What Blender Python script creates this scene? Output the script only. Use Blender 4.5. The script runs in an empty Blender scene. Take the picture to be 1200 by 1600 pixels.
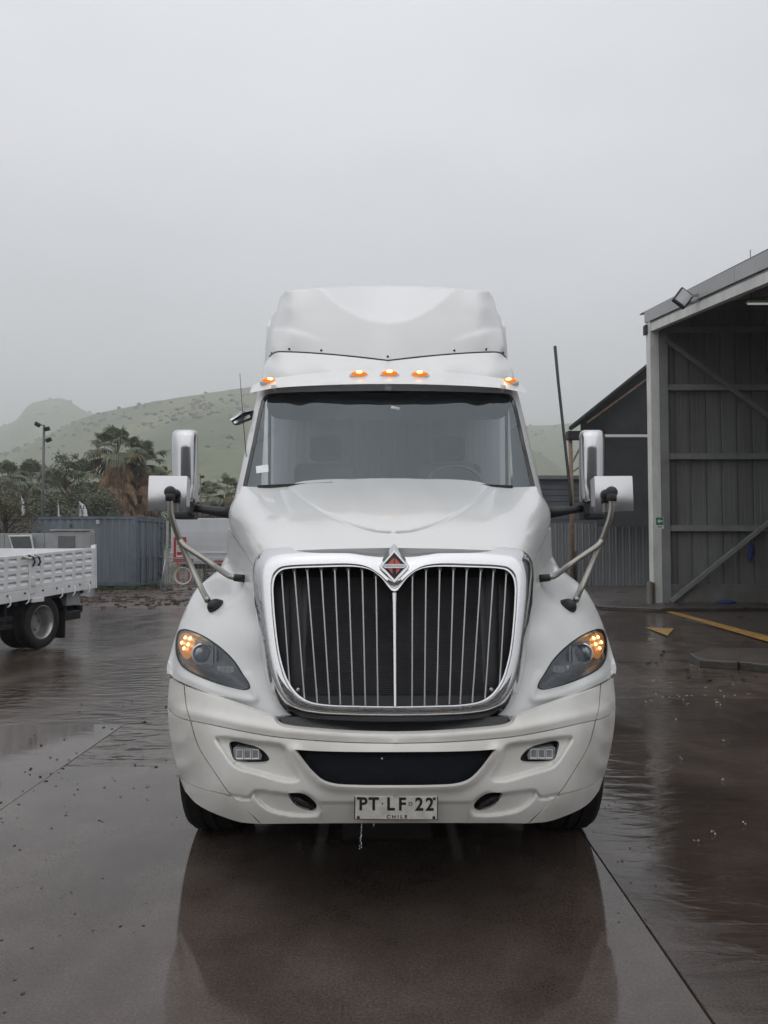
import bpy, bmesh, math, random
import numpy as np
from mathutils import Vector, Matrix, noise as mnoise
from mathutils.geometry import delaunay_2d_cdt

random.seed(7)
R = math.radians
scene = bpy.context.scene
col = scene.collection

# ------------------------------------------------------------------ camera
FPX = 1200.0                      # focal length in photo pixels (photo 1200 x 1600)
CAMZ = 1.6
TH = math.atan(50.0 / FPX)        # camera tilted up: horizon at photo row 850
cam_data = bpy.data.cameras.new("camera")
cam_data.sensor_fit = 'VERTICAL'
cam_data.sensor_height = 36.0
cam_data.lens = FPX / 1600.0 * 36.0
cam_data.clip_start = 0.05
cam_data.clip_end = 6000.0
cam = bpy.data.objects.new("camera", cam_data)
cam.location = (0, 0, CAMZ)
cam.rotation_euler = (math.pi / 2 + TH, 0, 0)
col.objects.link(cam)
scene.camera = cam

# ------------------------------------------------------------------ world (rainy overcast)
SUN_EL, SUN_AZ = R(58), R(205)    # azimuth from +Y, clockwise: behind the camera, to its left
world = bpy.data.worlds.new("World")
scene.world = world
world.use_nodes = True
wn, wl = world.node_tree.nodes, world.node_tree.links
wn.clear()
out = wn.new('ShaderNodeOutputWorld')
sky = wn.new('ShaderNodeTexSky')
sky.sky_type = 'NISHITA'
sky.sun_disc = False
sky.sun_elevation = SUN_EL
sky.sun_rotation = SUN_AZ
sky.dust_density = 4.0
bg1 = wn.new('ShaderNodeBackground')
bg1.inputs['Strength'].default_value = 0.05
hs = wn.new('ShaderNodeHueSaturation')
hs.inputs['Saturation'].default_value = 0.25
hs.inputs['Value'].default_value = 0.2
wl.new(sky.outputs[0], hs.inputs['Color'])
wl.new(hs.outputs[0], bg1.inputs['Color'])
geo = wn.new('ShaderNodeTexCoord')
sep = wn.new('ShaderNodeSeparateXYZ')
wl.new(geo.outputs['Generated'], sep.inputs[0])
ramp = wn.new('ShaderNodeValToRGB')
ramp.color_ramp.elements[0].position = 0.0
ramp.color_ramp.elements[0].color = (0.525, 0.535, 0.56, 1)
ramp.color_ramp.elements[1].position = 1.0
ramp.color_ramp.elements[1].color = (0.93, 0.95, 1.0, 1)
wl.new(sep.outputs['Z'], ramp.inputs['Fac'])
mp = wn.new('ShaderNodeMapping')
mp.inputs['Scale'].default_value = (1.0, 1.0, 2.6)
wl.new(geo.outputs['Generated'], mp.inputs[0])
nz = wn.new('ShaderNodeTexNoise')
nz.inputs['Scale'].default_value = 2.2
nz.inputs['Detail'].default_value = 4.0
nz.inputs['Roughness'].default_value = 0.45
wl.new(mp.outputs[0], nz.inputs['Vector'])
mr = wn.new('ShaderNodeMapRange')
mr.inputs['From Min'].default_value = 0.3
mr.inputs['From Max'].default_value = 0.7
mr.inputs['To Min'].default_value = 0.91
mr.inputs['To Max'].default_value = 1.07
wl.new(nz.outputs['Fac'], mr.inputs['Value'])
mul = wn.new('ShaderNodeVectorMath')
mul.operation = 'SCALE'
wl.new(ramp.outputs[0], mul.inputs[0])
wl.new(mr.outputs[0], mul.inputs['Scale'])
bg2 = wn.new('ShaderNodeBackground')
bg2.inputs['Strength'].default_value = 1.0
wl.new(mul.outputs[0], bg2.inputs['Color'])
addsh = wn.new('ShaderNodeAddShader')
wl.new(bg1.outputs[0], addsh.inputs[0])
wl.new(bg2.outputs[0], addsh.inputs[1])
wl.new(addsh.outputs[0], out.inputs['Surface'])

# ------------------------------------------------------------------ soft sun behind the cloud
sd = bpy.data.lights.new("sun", 'SUN')
sd.energy = 0.95
sd.angle = R(130)
sd.color = (1.0, 0.98, 0.95)
sun = bpy.data.objects.new("sun", sd)
dirv = Vector((math.sin(SUN_AZ) * math.cos(SUN_EL), math.cos(SUN_AZ) * math.cos(SUN_EL), math.sin(SUN_EL)))
sun.rotation_euler = dirv.to_track_quat('Z', 'Y').to_euler()
sun.location = (0, -5, 30)
col.objects.link(sun)

# ------------------------------------------------------------------ exposure
vs = scene.view_settings
vs.view_transform = 'Standard'
vs.look = 'None'
vs.exposure = 0.0
vs.gamma = 1.0
vs.use_curve_mapping = False
scene.cycles.use_denoising = True
scene.cycles.max_bounces = 8
scene.cycles.transparent_max_bounces = 12
scene.cycles.volume_bounces = 2
scene.cycles.sample_clamp_indirect = 6.0

# ------------------------------------------------------------------ materials
MAT = {}
def mat(name, colr, rough=0.5, metal=0.0, var=0.0, vscale=6.0, col2=None, bump=0.0, bscale=60.0,
        coat=0.0, spec=0.5, emit=None, estr=0.0, rvar=0.0, stretch=None, alpha_t=None):
    m = bpy.data.materials.new(name)
    m.use_nodes = True
    nt = m.node_tree
    n, l = nt.nodes, nt.links
    b = n['Principled BSDF']
    c = tuple(colr) + (1.0,)
    b.inputs['Base Color'].default_value = c
    b.inputs['Roughness'].default_value = rough
    b.inputs['Metallic'].default_value = metal
    b.inputs['Coat Weight'].default_value = coat
    b.inputs['Coat Roughness'].default_value = 0.06
    b.inputs['Specular IOR Level'].default_value = spec
    if emit:
        b.inputs['Emission Color'].default_value = tuple(emit) + (1.0,)
        b.inputs['Emission Strength'].default_value = estr
    tc = n.new('ShaderNodeTexCoord')
    vec = tc.outputs['Object']
    if stretch:
        mpn = n.new('ShaderNodeMapping')
        mpn.inputs['Scale'].default_value = stretch
        l.new(vec, mpn.inputs[0])
        vec = mpn.outputs[0]
    if var > 0 or col2:
        t = n.new('ShaderNodeTexNoise')
        t.inputs['Scale'].default_value = vscale
        t.inputs['Detail'].default_value = 6.0
        t.inputs['Roughness'].default_value = 0.6
        l.new(vec, t.inputs['Vector'])
        rp = n.new('ShaderNodeValToRGB')
        rp.color_ramp.elements[0].position = 0.33
        rp.color_ramp.elements[1].position = 0.67
        c2 = tuple(col2) if col2 else tuple(x * (1 - var) for x in colr)
        c1 = tuple(colr) if col2 else tuple(min(1, x * (1 + var * 0.6)) for x in colr)
        rp.color_ramp.elements[0].color = c2 + (1.0,)
        rp.color_ramp.elements[1].color = c1 + (1.0,)
        l.new(t.outputs['Fac'], rp.inputs[0])
        l.new(rp.outputs[0], b.inputs['Base Color'])
        if rvar > 0:
            mrn = n.new('ShaderNodeMapRange')
            mrn.inputs['To Min'].default_value = max(0.02, rough - rvar)
            mrn.inputs['To Max'].default_value = min(1.0, rough + rvar)
            l.new(t.outputs['Fac'], mrn.inputs['Value'])
            l.new(mrn.outputs[0], b.inputs['Roughness'])
    if bump > 0:
        t2 = n.new('ShaderNodeTexNoise')
        t2.inputs['Scale'].default_value = bscale
        t2.inputs['Detail'].default_value = 4.0
        l.new(vec, t2.inputs['Vector'])
        bp = n.new('ShaderNodeBump')
        bp.inputs['Strength'].default_value = bump
        bp.inputs['Distance'].default_value = 0.02
        l.new(t2.outputs['Fac'], bp.inputs['Height'])
        l.new(bp.outputs[0], b.inputs['Normal'])
    MAT[name] = m
    return m

def glassmat(name, tint, ior=1.5, rough=0.0, refl=1.0):
    m = bpy.data.materials.new(name)
    m.use_nodes = True
    n, l = m.node_tree.nodes, m.node_tree.links
    n.clear()
    o = n.new('ShaderNodeOutputMaterial')
    tr = n.new('ShaderNodeBsdfTransparent')
    tr.inputs[0].default_value = tuple(tint) + (1,)
    gl = n.new('ShaderNodeBsdfGlossy')
    gl.inputs['Roughness'].default_value = rough
    gl.inputs['Color'].default_value = (refl * 0.88, refl * 0.97, refl * 1.02, 1)
    fr = n.new('ShaderNodeFresnel')
    fr.inputs['IOR'].default_value = ior
    mx = n.new('ShaderNodeMixShader')
    l.new(fr.outputs[0], mx.inputs[0])
    l.new(tr.outputs[0], mx.inputs[1])
    l.new(gl.outputs[0], mx.inputs[2])
    l.new(mx.outputs[0], o.inputs[0])
    MAT[name] = m
    return m

def wetbeads(m, scale=220.0, strength=0.25, dist=0.004, lo=0.1, hi=0.28):
    """rain beads standing on a panel: small voronoi bumps"""
    n, l = m.node_tree.nodes, m.node_tree.links
    b = n['Principled BSDF']
    tc = n.new('ShaderNodeTexCoord')
    v = n.new('ShaderNodeTexVoronoi')
    v.inputs['Scale'].default_value = scale
    l.new(tc.outputs['Object'], v.inputs['Vector'])
    k = n.new('ShaderNodeMapRange')
    k.interpolation_type = 'SMOOTHSTEP'
    k.inputs['From Min'].default_value = lo
    k.inputs['From Max'].default_value = hi
    k.inputs['To Min'].default_value = 1.0
    k.inputs['To Max'].default_value = 0.0
    l.new(v.outputs['Distance'], k.inputs['Value'])
    ns = n.new('ShaderNodeTexNoise')
    ns.inputs['Scale'].default_value = 9.0
    l.new(tc.outputs['Object'], ns.inputs['Vector'])
    mm = n.new('ShaderNodeMath')
    mm.operation = 'MULTIPLY'
    l.new(k.outputs[0], mm.inputs[0])
    l.new(ns.outputs['Fac'], mm.inputs[1])
    bp = n.new('ShaderNodeBump')
    bp.inputs['Strength'].default_value = strength
    bp.inputs['Distance'].default_value = dist
    l.new(mm.outputs[0], bp.inputs['Height'])
    for inp in ('Normal', 'Coat Normal'):
        l.new(bp.outputs[0], b.inputs[inp])
    return m

wetbeads(mat('paint', (0.665, 0.67, 0.66), 0.32, coat=0.5, var=0.03, vscale=1.7), 160, 0.10, 0.003)
mat('paint_cab', (0.68, 0.685, 0.678), 0.34, coat=0.4, var=0.03, vscale=1.3)
mat('bumper_white', (0.70, 0.69, 0.655), 0.38, coat=0.2, var=0.10, vscale=3.0, col2=(0.60, 0.585, 0.54))
wetbeads(mat('chrome', (0.70, 0.70, 0.71), 0.055, 1.0), 230, 0.30, 0.004)
mat('chrome_clean', (0.62, 0.62, 0.63), 0.12, 1.0)
mat('satin_bar', (0.31, 0.31, 0.32), 0.25, 1.0)
mat('steel_tube', (0.33, 0.315, 0.285), 0.34, 1.0, bump=0.05, bscale=120)
mat('brushed', (0.62, 0.62, 0.63), 0.13, 1.0, bump=0.01, bscale=40, stretch=(1, 1, 12))
mat('black_plastic', (0.018, 0.019, 0.021), 0.45, var=0.3, vscale=8)
mat('black_gloss', (0.012, 0.013, 0.015), 0.18)
mat('rubber', (0.016, 0.016, 0.017), 0.6, var=0.3, vscale=12)
mat('dark_void', (0.010, 0.011, 0.013), 0.7)
mat('mesh_dark', (0.006, 0.007, 0.010), 0.5, bump=0.3, bscale=260, spec=0.12)
mat('radiator', (0.085, 0.086, 0.09), 0.5, 0.3, var=0.3, vscale=5)
mat('lamp_housing', (0.27, 0.275, 0.285), 0.35, 0.2, var=0.2, vscale=30)
mat('lamp_silver', (0.75, 0.75, 0.76), 0.18, 1.0)
mat('lamp_frame', (0.42, 0.43, 0.44), 0.25, 0.3)
mat('lamp_pale', (0.78, 0.79, 0.80), 0.25, 0.2)
mat('indicator_glow', (0.55, 0.30, 0.12), 0.25, emit=(1.0, 0.36, 0.06), estr=0.22)  # amber colour and emission stand in for LED glow on the indicator plate
mat('amber_lens', (0.75, 0.20, 0.02), 0.18, emit=(1.0, 0.22, 0.01), estr=0.55)
mat('amber_glow', (0.9, 0.5, 0.1), 0.3, emit=(1.0, 0.50, 0.10), estr=9.0)
mat('amber_led', (0.9, 0.5, 0.1), 0.3, emit=(1.0, 0.62, 0.25), estr=7.0)
mat('amber_dim', (0.7, 0.22, 0.03), 0.25, emit=(1.0, 0.28, 0.03), estr=0.5)
mat('emblem_red', (0.50, 0.055, 0.03), 0.3, coat=0.4)
mat('emblem_silver', (0.62, 0.62, 0.62), 0.3, 0.5)
mat('projector', (0.30, 0.31, 0.32), 0.08, 0.5)
mat('ink', (0.012, 0.012, 0.013), 0.5)
mat('plate', (0.60, 0.585, 0.545), 0.45, var=0.22, vscale=30, col2=(0.44, 0.42, 0.37))
mat('curtain', (0.52, 0.54, 0.56), 0.9, var=0.15, vscale=2, stretch=(6, 1, 0.3))
mat('interior', (0.09, 0.092, 0.095), 0.75, var=0.3, vscale=4)
mat('interior_grey', (0.30, 0.305, 0.31), 0.8, var=0.2, vscale=4)
mat('seat_cloth', (0.40, 0.41, 0.42), 0.9, var=0.08, vscale=8)
mat('sticker', (0.80, 0.82, 0.83), 0.4, var=0.15, vscale=60)
mat('chassis', (0.014, 0.014, 0.015), 0.55, var=0.4, vscale=6)
mat('rim_steel', (0.42, 0.42, 0.41), 0.38, 0.8, var=0.25, vscale=10)
glassmat('windscreen', (0.76, 0.82, 0.84), 1.80, refl=1.0)
glassmat('lamp_glass', (0.90, 0.91, 0.92), 1.5, 0.02)
mat('tint_band', (0.008, 0.010, 0.013), 0.5)

# ------------------------------------------------------------------ helpers
def tag(o, label=None, cat=None, group=None, kind=None):
    if label: o['label'] = label
    if cat: o['category'] = cat
    if group: o['group'] = group
    if kind: o['kind'] = kind
    return o

def link(o, parent=None):
    col.objects.link(o)
    if parent is not None:
        o.parent = parent
    return o

def obj(name, verts, faces, m, parent=None, smooth=True, bevel=0.0, loc=None, sharp=None):
    me = bpy.data.meshes.new(name)
    me.from_pydata([tuple(v) for v in verts], [], [tuple(f) for f in faces])
    if smooth:
        me.polygons.foreach_set('use_smooth', [True] * len(me.polygons))
        if sharp:
            me.set_sharp_from_angle(angle=R(sharp))
    me.materials.append(MAT[m] if isinstance(m, str) else m)
    me.update()
    o = bpy.data.objects.new(name, me)
    link(o, parent)
    if loc is not None:
        o.location = loc
    if bevel > 0:
        bv = o.modifiers.new('bevel', 'BEVEL')
        bv.width = bevel
        bv.segments = 2
        bv.limit_method = 'ANGLE'
    return o

def thing(name, label, cat, loc=(0, 0, 0), rotz=0.0, group=None):
    o = bpy.data.objects.new(name, None)
    o.empty_display_size = 0.2
    o.location = loc
    o.rotation_euler = (0, 0, rotz)
    col.objects.link(o)
    return tag(o, label, cat, group)

class MB:
    def __init__(s):
        s.v, s.f = [], []
    def add(s, vs_, fs_):
        k = len(s.v)
        s.v += [tuple(map(float, v)) for v in vs_]
        s.f += [tuple(i + k for i in f) for f in fs_]
        return s
    def box(s, x0, x1, y0, y1, z0, z1, M=None):
        vv = [(x0, y0, z0), (x1, y0, z0), (x1, y1, z0), (x0, y1, z0), (x0, y0, z1), (x1, y0, z1), (x1, y1, z1), (x0, y1, z1)]
        if M is not None:
            vv = [M @ Vector(p) for p in vv]
        return s.add(vv, [(0, 3, 2, 1), (4, 5, 6, 7), (0, 1, 5, 4), (1, 2, 6, 5), (2, 3, 7, 6), (3, 0, 4, 7)])
    def bar(s, a, b, w, h=None, up=(0, 0, 1)):
        a, b = Vector(a), Vector(b)
        h = w if h is None else h
        d = (b - a).normalized()
        u = Vector(up)
        if abs(d.dot(u)) > 0.95: u = Vector((0, 1, 0))
        r = d.cross(u).normalized() * (w / 2)
        t = r.cross(d).normalized() * (h / 2)
        vv = [a - r - t, a + r - t, a + r + t, a - r + t, b - r - t, b + r - t, b + r + t, b - r + t]
        return s.add(vv, [(0, 1, 2, 3), (4, 7, 6, 5), (0, 4, 5, 1), (1, 5, 6, 2), (2, 6, 7, 3), (3, 7, 4, 0)])
    def tube(s, path, rad, n=12, caps=True):
        path = [Vector(p) for p in path]
        rr = rad if isinstance(rad, (list, tuple)) else [rad] * len(path)
        k = len(s.v)
        prev = None
        for i, p in enumerate(path):
            t = (path[min(i + 1, len(path) - 1)] - path[max(i - 1, 0)]).normalized()
            if prev is None:
                u = Vector((0, 0, 1)) if abs(t.z) < 0.9 else Vector((1, 0, 0))
                a = t.cross(u).normalized()
            else:
                a = (prev - t * prev.dot(t)).normalized()
            prev = a
            b = t.cross(a)
            for j in range(n):
                an = 2 * math.pi * j / n
                s.v.append(tuple(p + a * (rr[i] * math.cos(an)) + b * (rr[i] * math.sin(an))))
        m_ = len(path)
        for i in range(m_ - 1):
            for j in range(n):
                j2 = (j + 1) % n
                s.f.append((k + i * n + j, k + i * n + j2, k + (i + 1) * n + j2, k + (i + 1) * n + j))
        if caps:
            s.f.append(tuple(k + j for j in range(n))[::-1])
            s.f.append(tuple(k + (m_ - 1) * n + j for j in range(n)))
        return s
    def lathe(s, prof, c=(0, 0, 0), axis='Z', n=32, closed=False):
        """prof: (radius, offset along axis)"""
        c = Vector(c)
        k = len(s.v)
        for (r, h) in prof:
            for j in range(n):
                an = 2 * math.pi * j / n
                a, b = r * math.cos(an), r * math.sin(an)
                q = {'Z': (a, b, h), 'X': (h, a, b), 'Y': (b, h, a)}[axis]
                s.v.append(tuple(c + Vector(q)))
        m_ = len(prof)
        rng = m_ if closed else m_ - 1
        for i in range(rng):
            i2 = (i + 1) % m_
            for j in range(n):
                j2 = (j + 1) % n
                s.f.append((k + i * n + j, k + i * n + j2, k + i2 * n + j2, k + i2 * n + j))
        return s
    def prism(s, poly, vec):
        """poly: list of 3-D points (planar), extruded by vec"""
        n = len(poly)
        vec = Vector(vec)
        a = [Vector(p) for p in poly]
        b = [p + vec for p in a]
        fs_ = [tuple(range(n))[::-1], tuple(range(n, 2 * n))]
        for i in range(n):
            j = (i + 1) % n
            fs_.append((i, j, j + n, i + n))
        return s.add(a + b, fs_)
    def build(s, name, m, parent=None, smooth=False, bevel=0.0, loc=None, sharp=None):
        return obj(name, s.v, s.f, m, parent, smooth, bevel, loc, sharp)

def mirror_mb(mb):
    q = MB()
    q.v = [(-x, y, z) for (x, y, z) in mb.v]
    q.f = [tuple(reversed(f)) for f in mb.f]
    return q

def text_mesh(s, size, extrude=0.0, spacing=1.0, offset=0.0):
    cu = bpy.data.curves.new('lettering', 'FONT')
    cu.body = s
    cu.size = size
    cu.extrude = extrude
    cu.offset = offset
    cu.align_x = 'CENTER'
    cu.align_y = 'CENTER'
    cu.space_character = spacing
    cu.resolution_u = 4
    o = bpy.data.objects.new('lettering_tmp', cu)
    col.objects.link(o)
    dg = bpy.context.evaluated_depsgraph_get()
    me = bpy.data.meshes.new_from_object(o.evaluated_get(dg))
    bpy.data.objects.remove(o)
    bpy.data.curves.remove(cu)
    return me

def text_obj(name, s, size, m, parent, loc, rot, extrude=0.0, spacing=1.0, sx=1.0, offset=0.0):
    me = text_mesh(s, size, extrude, spacing, offset)
    me.name = name
    me.materials.clear()
    me.materials.append(MAT[m])
    o = bpy.data.objects.new(name, me)
    link(o, parent)
    o.location = loc
    o.rotation_euler = rot
    o.scale = (sx, 1, 1)
    return o

def W(px, py, Y):
    """world point on the photo ray (px,py) at world depth Y"""
    u, v = (px - 600.0) / FPX, (800.0 - py) / FPX
    dy = math.cos(TH) - v * math.sin(TH)
    dz = math.sin(TH) + v * math.cos(TH)
    t = Y / dy
    return Vector((u * t, Y, CAMZ + dz * t))

def G(px, py):
    """world point where the photo ray meets the ground"""
    u, v = (px - 600.0) / FPX, (800.0 - py) / FPX
    dy = math.cos(TH) - v * math.sin(TH)
    dz = math.sin(TH) + v * math.cos(TH)
    t = -CAMZ / dz
    return Vector((u * t, dy * t, 0.0))

def resample(keys, step=5.0, smooth=True):
    """Catmull-Rom through keys (2-D or 3-D tuples)"""
    P_ = [np.array(k, float) for k in keys]
    if len(P_) < 3 or not smooth:
        outp = []
        for a, b in zip(P_[:-1], P_[1:]):
            n = max(1, int(math.ceil(np.linalg.norm(b - a) / step)))
            outp += [a + (b - a) * i / n for i in range(n)]
        return outp + [P_[-1]]
    outp = []
    for i in range(len(P_) - 1):
        p0 = P_[max(i - 1, 0)] if i > 0 else 2 * P_[0] - P_[1]
        p1, p2 = P_[i], P_[i + 1]
        p3 = P_[i + 2] if i + 2 < len(P_) else 2 * P_[-1] - P_[-2]
        # centripetal parametrisation keeps corners calm
        d1 = max(np.linalg.norm(p1 - p0), 1e-6) ** 0.5
        d2 = max(np.linalg.norm(p2 - p1), 1e-6) ** 0.5
        d3 = max(np.linalg.norm(p3 - p2), 1e-6) ** 0.5
        t0, t1 = 0.0, d1
        t2, t3 = d1 + d2, d1 + d2 + d3
        n = max(1, int(math.ceil(np.linalg.norm(p2 - p1) / step)))
        for k in range(n):
            t = t1 + (t2 - t1) * k / n
            A1 = (t1 - t) / (t1 - t0) * p0 + (t - t0) / (t1 - t0) * p1
            A2 = (t2 - t) / (t2 - t1) * p1 + (t - t1) / (t2 - t1) * p2
            A3 = (t3 - t) / (t3 - t2) * p2 + (t - t2) / (t3 - t2) * p3
            B1 = (t2 - t) / (t2 - t0) * A1 + (t - t0) / (t2 - t0) * A2
            B2 = (t3 - t) / (t3 - t1) * A2 + (t - t1) / (t3 - t1) * A3
            outp.append((t2 - t) / (t2 - t1) * B1 + (t - t1) / (t2 - t1) * B2)
    return outp + [P_[-1]]

def outline(segs, step=5.0):
    """closed outline from smooth segments (corners where segments meet)"""
    pts = []
    for s in segs:
        r = resample(s, step)
        if pts and np.linalg.norm(np.array(pts[-1]) - r[0]) < 0.2:
            r = r[1:]
        pts += r
    if np.linalg.norm(np.array(pts[0]) - pts[-1]) < 0.2:
        pts = pts[:-1]
    return np.array(pts)

def loop(keys, step=4.0):
    """smooth closed loop"""
    k = list(keys)
    ext = k[-2:] + k + k[:2]
    P_ = resample(ext, step)
    a = min(range(len(P_)), key=lambda i: np.linalg.norm(P_[i] - np.array(k[0], float)) + (0 if i < len(P_) // 2 else 1e3))
    b = min(range(len(P_)), key=lambda i: np.linalg.norm(P_[i] - np.array(k[0], float)) + (0 if i > len(P_) // 2 else 1e3))
    return np.array(P_[a:b])

def inside(poly, pts):
    poly = np.asarray(poly)
    pts = np.asarray(pts)
    x, y = pts[:, 0], pts[:, 1]
    c = np.zeros(len(pts), bool)
    j = len(poly) - 1
    for i in range(len(poly)):
        xi, yi = poly[i]
        xj, yj = poly[j]
        cond = ((yi > y) != (yj > y))
        with np.errstate(divide='ignore', invalid='ignore'):
            xx = (xj - xi) * (y - yi) / (yj - yi) + xi
        c ^= cond & (x < xx)
        j = i
    return c

def dist_poly(poly, pts, closed=True):
    poly = np.asarray(poly, float)
    pts = np.asarray(pts, float)
    a = poly
    b = np.roll(poly, -1, axis=0)
    if not closed:
        a, b = a[:-1], b[:-1]
    best = np.full(len(pts), 1e9)
    for p, q in zip(a, b):
        d = q - p
        L = max(d @ d, 1e-9)
        t = np.clip(((pts - p) @ d) / L, 0, 1)
        best = np.minimum(best, np.hypot(*(pts - (p + t[:, None] * d)).T))
    return best

def sstep(x):
    x = np.clip(x, 0, 1)
    return x * x * (3 - 2 * x)

class Depth:
    """smooth depth field over photo pixels (thin-plate spline), plus sculpted offsets"""
    def __init__(s, ctrl, cx=None, lam=0.002):
        C = list(ctrl)
        if cx is not None:
            C += [(2 * cx - a, b, c) for (a, b, c) in ctrl if a < cx - 4]
        C = np.array(C, float)
        s.p = C[:, :2] / 100.0
        y = C[:, 2]
        n = len(C)
        K = s._phi(np.linalg.norm(s.p[:, None] - s.p[None], axis=2)) + lam * np.eye(n)
        Q = np.hstack([np.ones((n, 1)), s.p])
        A = np.zeros((n + 3, n + 3))
        A[:n, :n] = K
        A[:n, n:] = Q
        A[n:, :n] = Q.T
        s.w = np.linalg.solve(A, np.concatenate([y, np.zeros(3)]))
        s.off = []
    @staticmethod
    def _phi(r):
        return np.where(r > 1e-9, r * r * np.log(np.maximum(r, 1e-9)), 0.0)
    def __call__(s, pts):
        pts = np.atleast_2d(np.asarray(pts, float))
        q = pts / 100.0
        K = s._phi(np.linalg.norm(q[:, None] - s.p[None], axis=2))
        z = K @ s.w[:-3] + s.w[-3] + q @ s.w[-2:]
        for f in s.off:
            z = z + f(pts)
        return z

# ------------------------------------------------------------------ truck frame
AX = 4.5                                     # world depth of the front axle
def xc(Y):                                   # truck centre line in the world
    return 0.047 - 0.006 * (Y - 3.15)
def T(px, py, Y):
    """photo pixel + depth -> truck-local point (x right, y back from the front axle, z up)"""
    p = W(px, py, Y)
    return Vector((p.x - xc(Y), Y - AX, p.z))

def half_panel(ol, F, holes=(), sp=6.0, rim=(0.0, 0.03, 0.0), sil=None, silfn=None, cx=None, cons=(), hole_rim=None):
    """triangulated skin of the image-left half, in truck-local coordinates"""
    ol = np.asarray(ol, float)
    pts = [tuple(p) for p in ol]
    edges = [(i, (i + 1) % len(ol)) for i in range(len(ol))]
    allc = [ol]
    for h in holes:
        k = len(pts)
        pts += [tuple(p) for p in h]
        edges += [(k + i, k + (i + 1) % len(h)) for i in range(len(h))]
        allc.append(np.asarray(h))
    for c in cons:
        k = len(pts)
        pts += [tuple(p) for p in c]
        edges += [(k + i, k + i + 1) for i in range(len(c) - 1)]
    x0, y0 = ol.min(0)
    x1, y1 = ol.max(0)
    g = []
    row = 0
    yy = y0
    while yy < y1:
        xx = x0 + (sp / 2 if row % 2 else 0)
        while xx < x1:
            g.append((xx, yy))
            xx += sp
        yy += sp * 0.87
        row += 1
    g = np.array(g)
    ok = inside(ol, g)
    for h in holes:
        ok &= ~inside(h, g)
    dmin = np.full(len(g), 1e9)
    for c in allc:
        dmin = np.minimum(dmin, dist_poly(c, g))
    for c in cons:
        dmin = np.minimum(dmin, dist_poly(c, g, closed=False))
    g = g[ok & (dmin > sp * 0.5)]
    pts += [tuple(p) for p in g]
    res = delaunay_2d_cdt([Vector(p) for p in pts], edges, [], 0, 1e-4)
    V2 = np.array([tuple(v) for v in res[0]])
    tris = [tuple(f) for f in res[2]]
    cen = np.array([V2[list(f)].mean(0) for f in tris])
    ok = inside(ol, cen)
    for h in holes:
        ok &= ~inside(h, cen)
    tris = [t for t, k in zip(tris, ok) if k]
    Yv = F(V2)
    V3 = [T(a, b, c) for (a, b), c in zip(V2, Yv)]
    ctr = np.zeros(len(V2), bool)
    if cx is not None:
        for i, (a, b) in enumerate(V2):
            if a >= cx - 0.05:
                V3[i].x = 0.0
                ctr[i] = True
            elif V3[i].x > -0.002:
                V3[i].x = -0.002
    # orient towards the camera: pixel-space clockwise test
    ft = []
    for t in tris:
        a, b, c = V2[t[0]], V2[t[1]], V2[t[2]]
        s_ = (b[0] - a[0]) * (c[1] - a[1]) - (b[1] - a[1]) * (c[0] - a[0])
        ft.append(t if s_ < 0 else (t[0], t[2], t[1]))
    # boundary
    cnt = {}
    for t in ft:
        for i in range(3):
            e = (t[i], t[(i + 1) % 3])
            cnt[e] = cnt.get(e, 0) + 1
    V = [Vector(v) for v in V3]
    Fc = list(ft)
    silmap, rimmap = {}, {}
    rimv = Vector(rim)
    for (a, b) in list(cnt):
        if (b, a) in cnt:
            continue
        if ctr[a] and ctr[b]:
            continue
        mid = (V2[a] + V2[b]) / 2
        if sil is not None and sil(mid):
            for q in (a, b):
                if q not in silmap:
                    ids = [q]
                    for p in silfn(V3[q]):
                        ids.append(len(V))
                        V.append(Vector(p))
                    silmap[q] = ids
            A, B = silmap[a], silmap[b]
            for k in range(len(A) - 1):
                Fc.append((B[k], A[k], A[k + 1], B[k + 1]))
        else:
            for q in (a, b):
                if q not in rimmap:
                    i0 = len(V)
                    V.append(Vector(V3[q]))
                    V.append(V3[q] + rimv)
                    if ctr[q]:
                        V[-1].x = 0.0
                    rimmap[q] = (i0, i0 + 1)
            A, B = rimmap[a], rimmap[b]
            Fc.append((B[0], A[0], A[1], B[1]))
    m_ = MB()
    m_.v = [tuple(v) for v in V]
    m_.f = Fc
    return m_

def both(mb):
    """left half + mirrored right half as one mesh, welded on the centre line"""
    q = MB()
    q.v = list(mb.v)
    q.f = list(mb.f)
    idx = []
    for (x, y, z) in mb.v:
        if abs(x) < 1e-6:
            idx.append(len(idx) if False else None)
        else:
            idx.append(-1)
    mp_ = {}
    for i, (x, y, z) in enumerate(mb.v):
        if abs(x) < 1e-6:
            mp_[i] = i
        else:
            mp_[i] = len(q.v)
            q.v.append((-x, y, z))
    q.f += [tuple(mp_[i] for i in reversed(f)) for f in mb.f]
    return q

def pair(name, mb, m, parent, smooth=True, sharp=None, bevel=0.0, parents=None):
    """the part on both sides of the truck: two objects"""
    a = mb.build(name, m, parents[0] if parents else parent, smooth, bevel, sharp=sharp)
    b = mirror_mb(mb).build(name, m, parents[1] if parents else parent, smooth, bevel, sharp=sharp)
    return a, b
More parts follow.
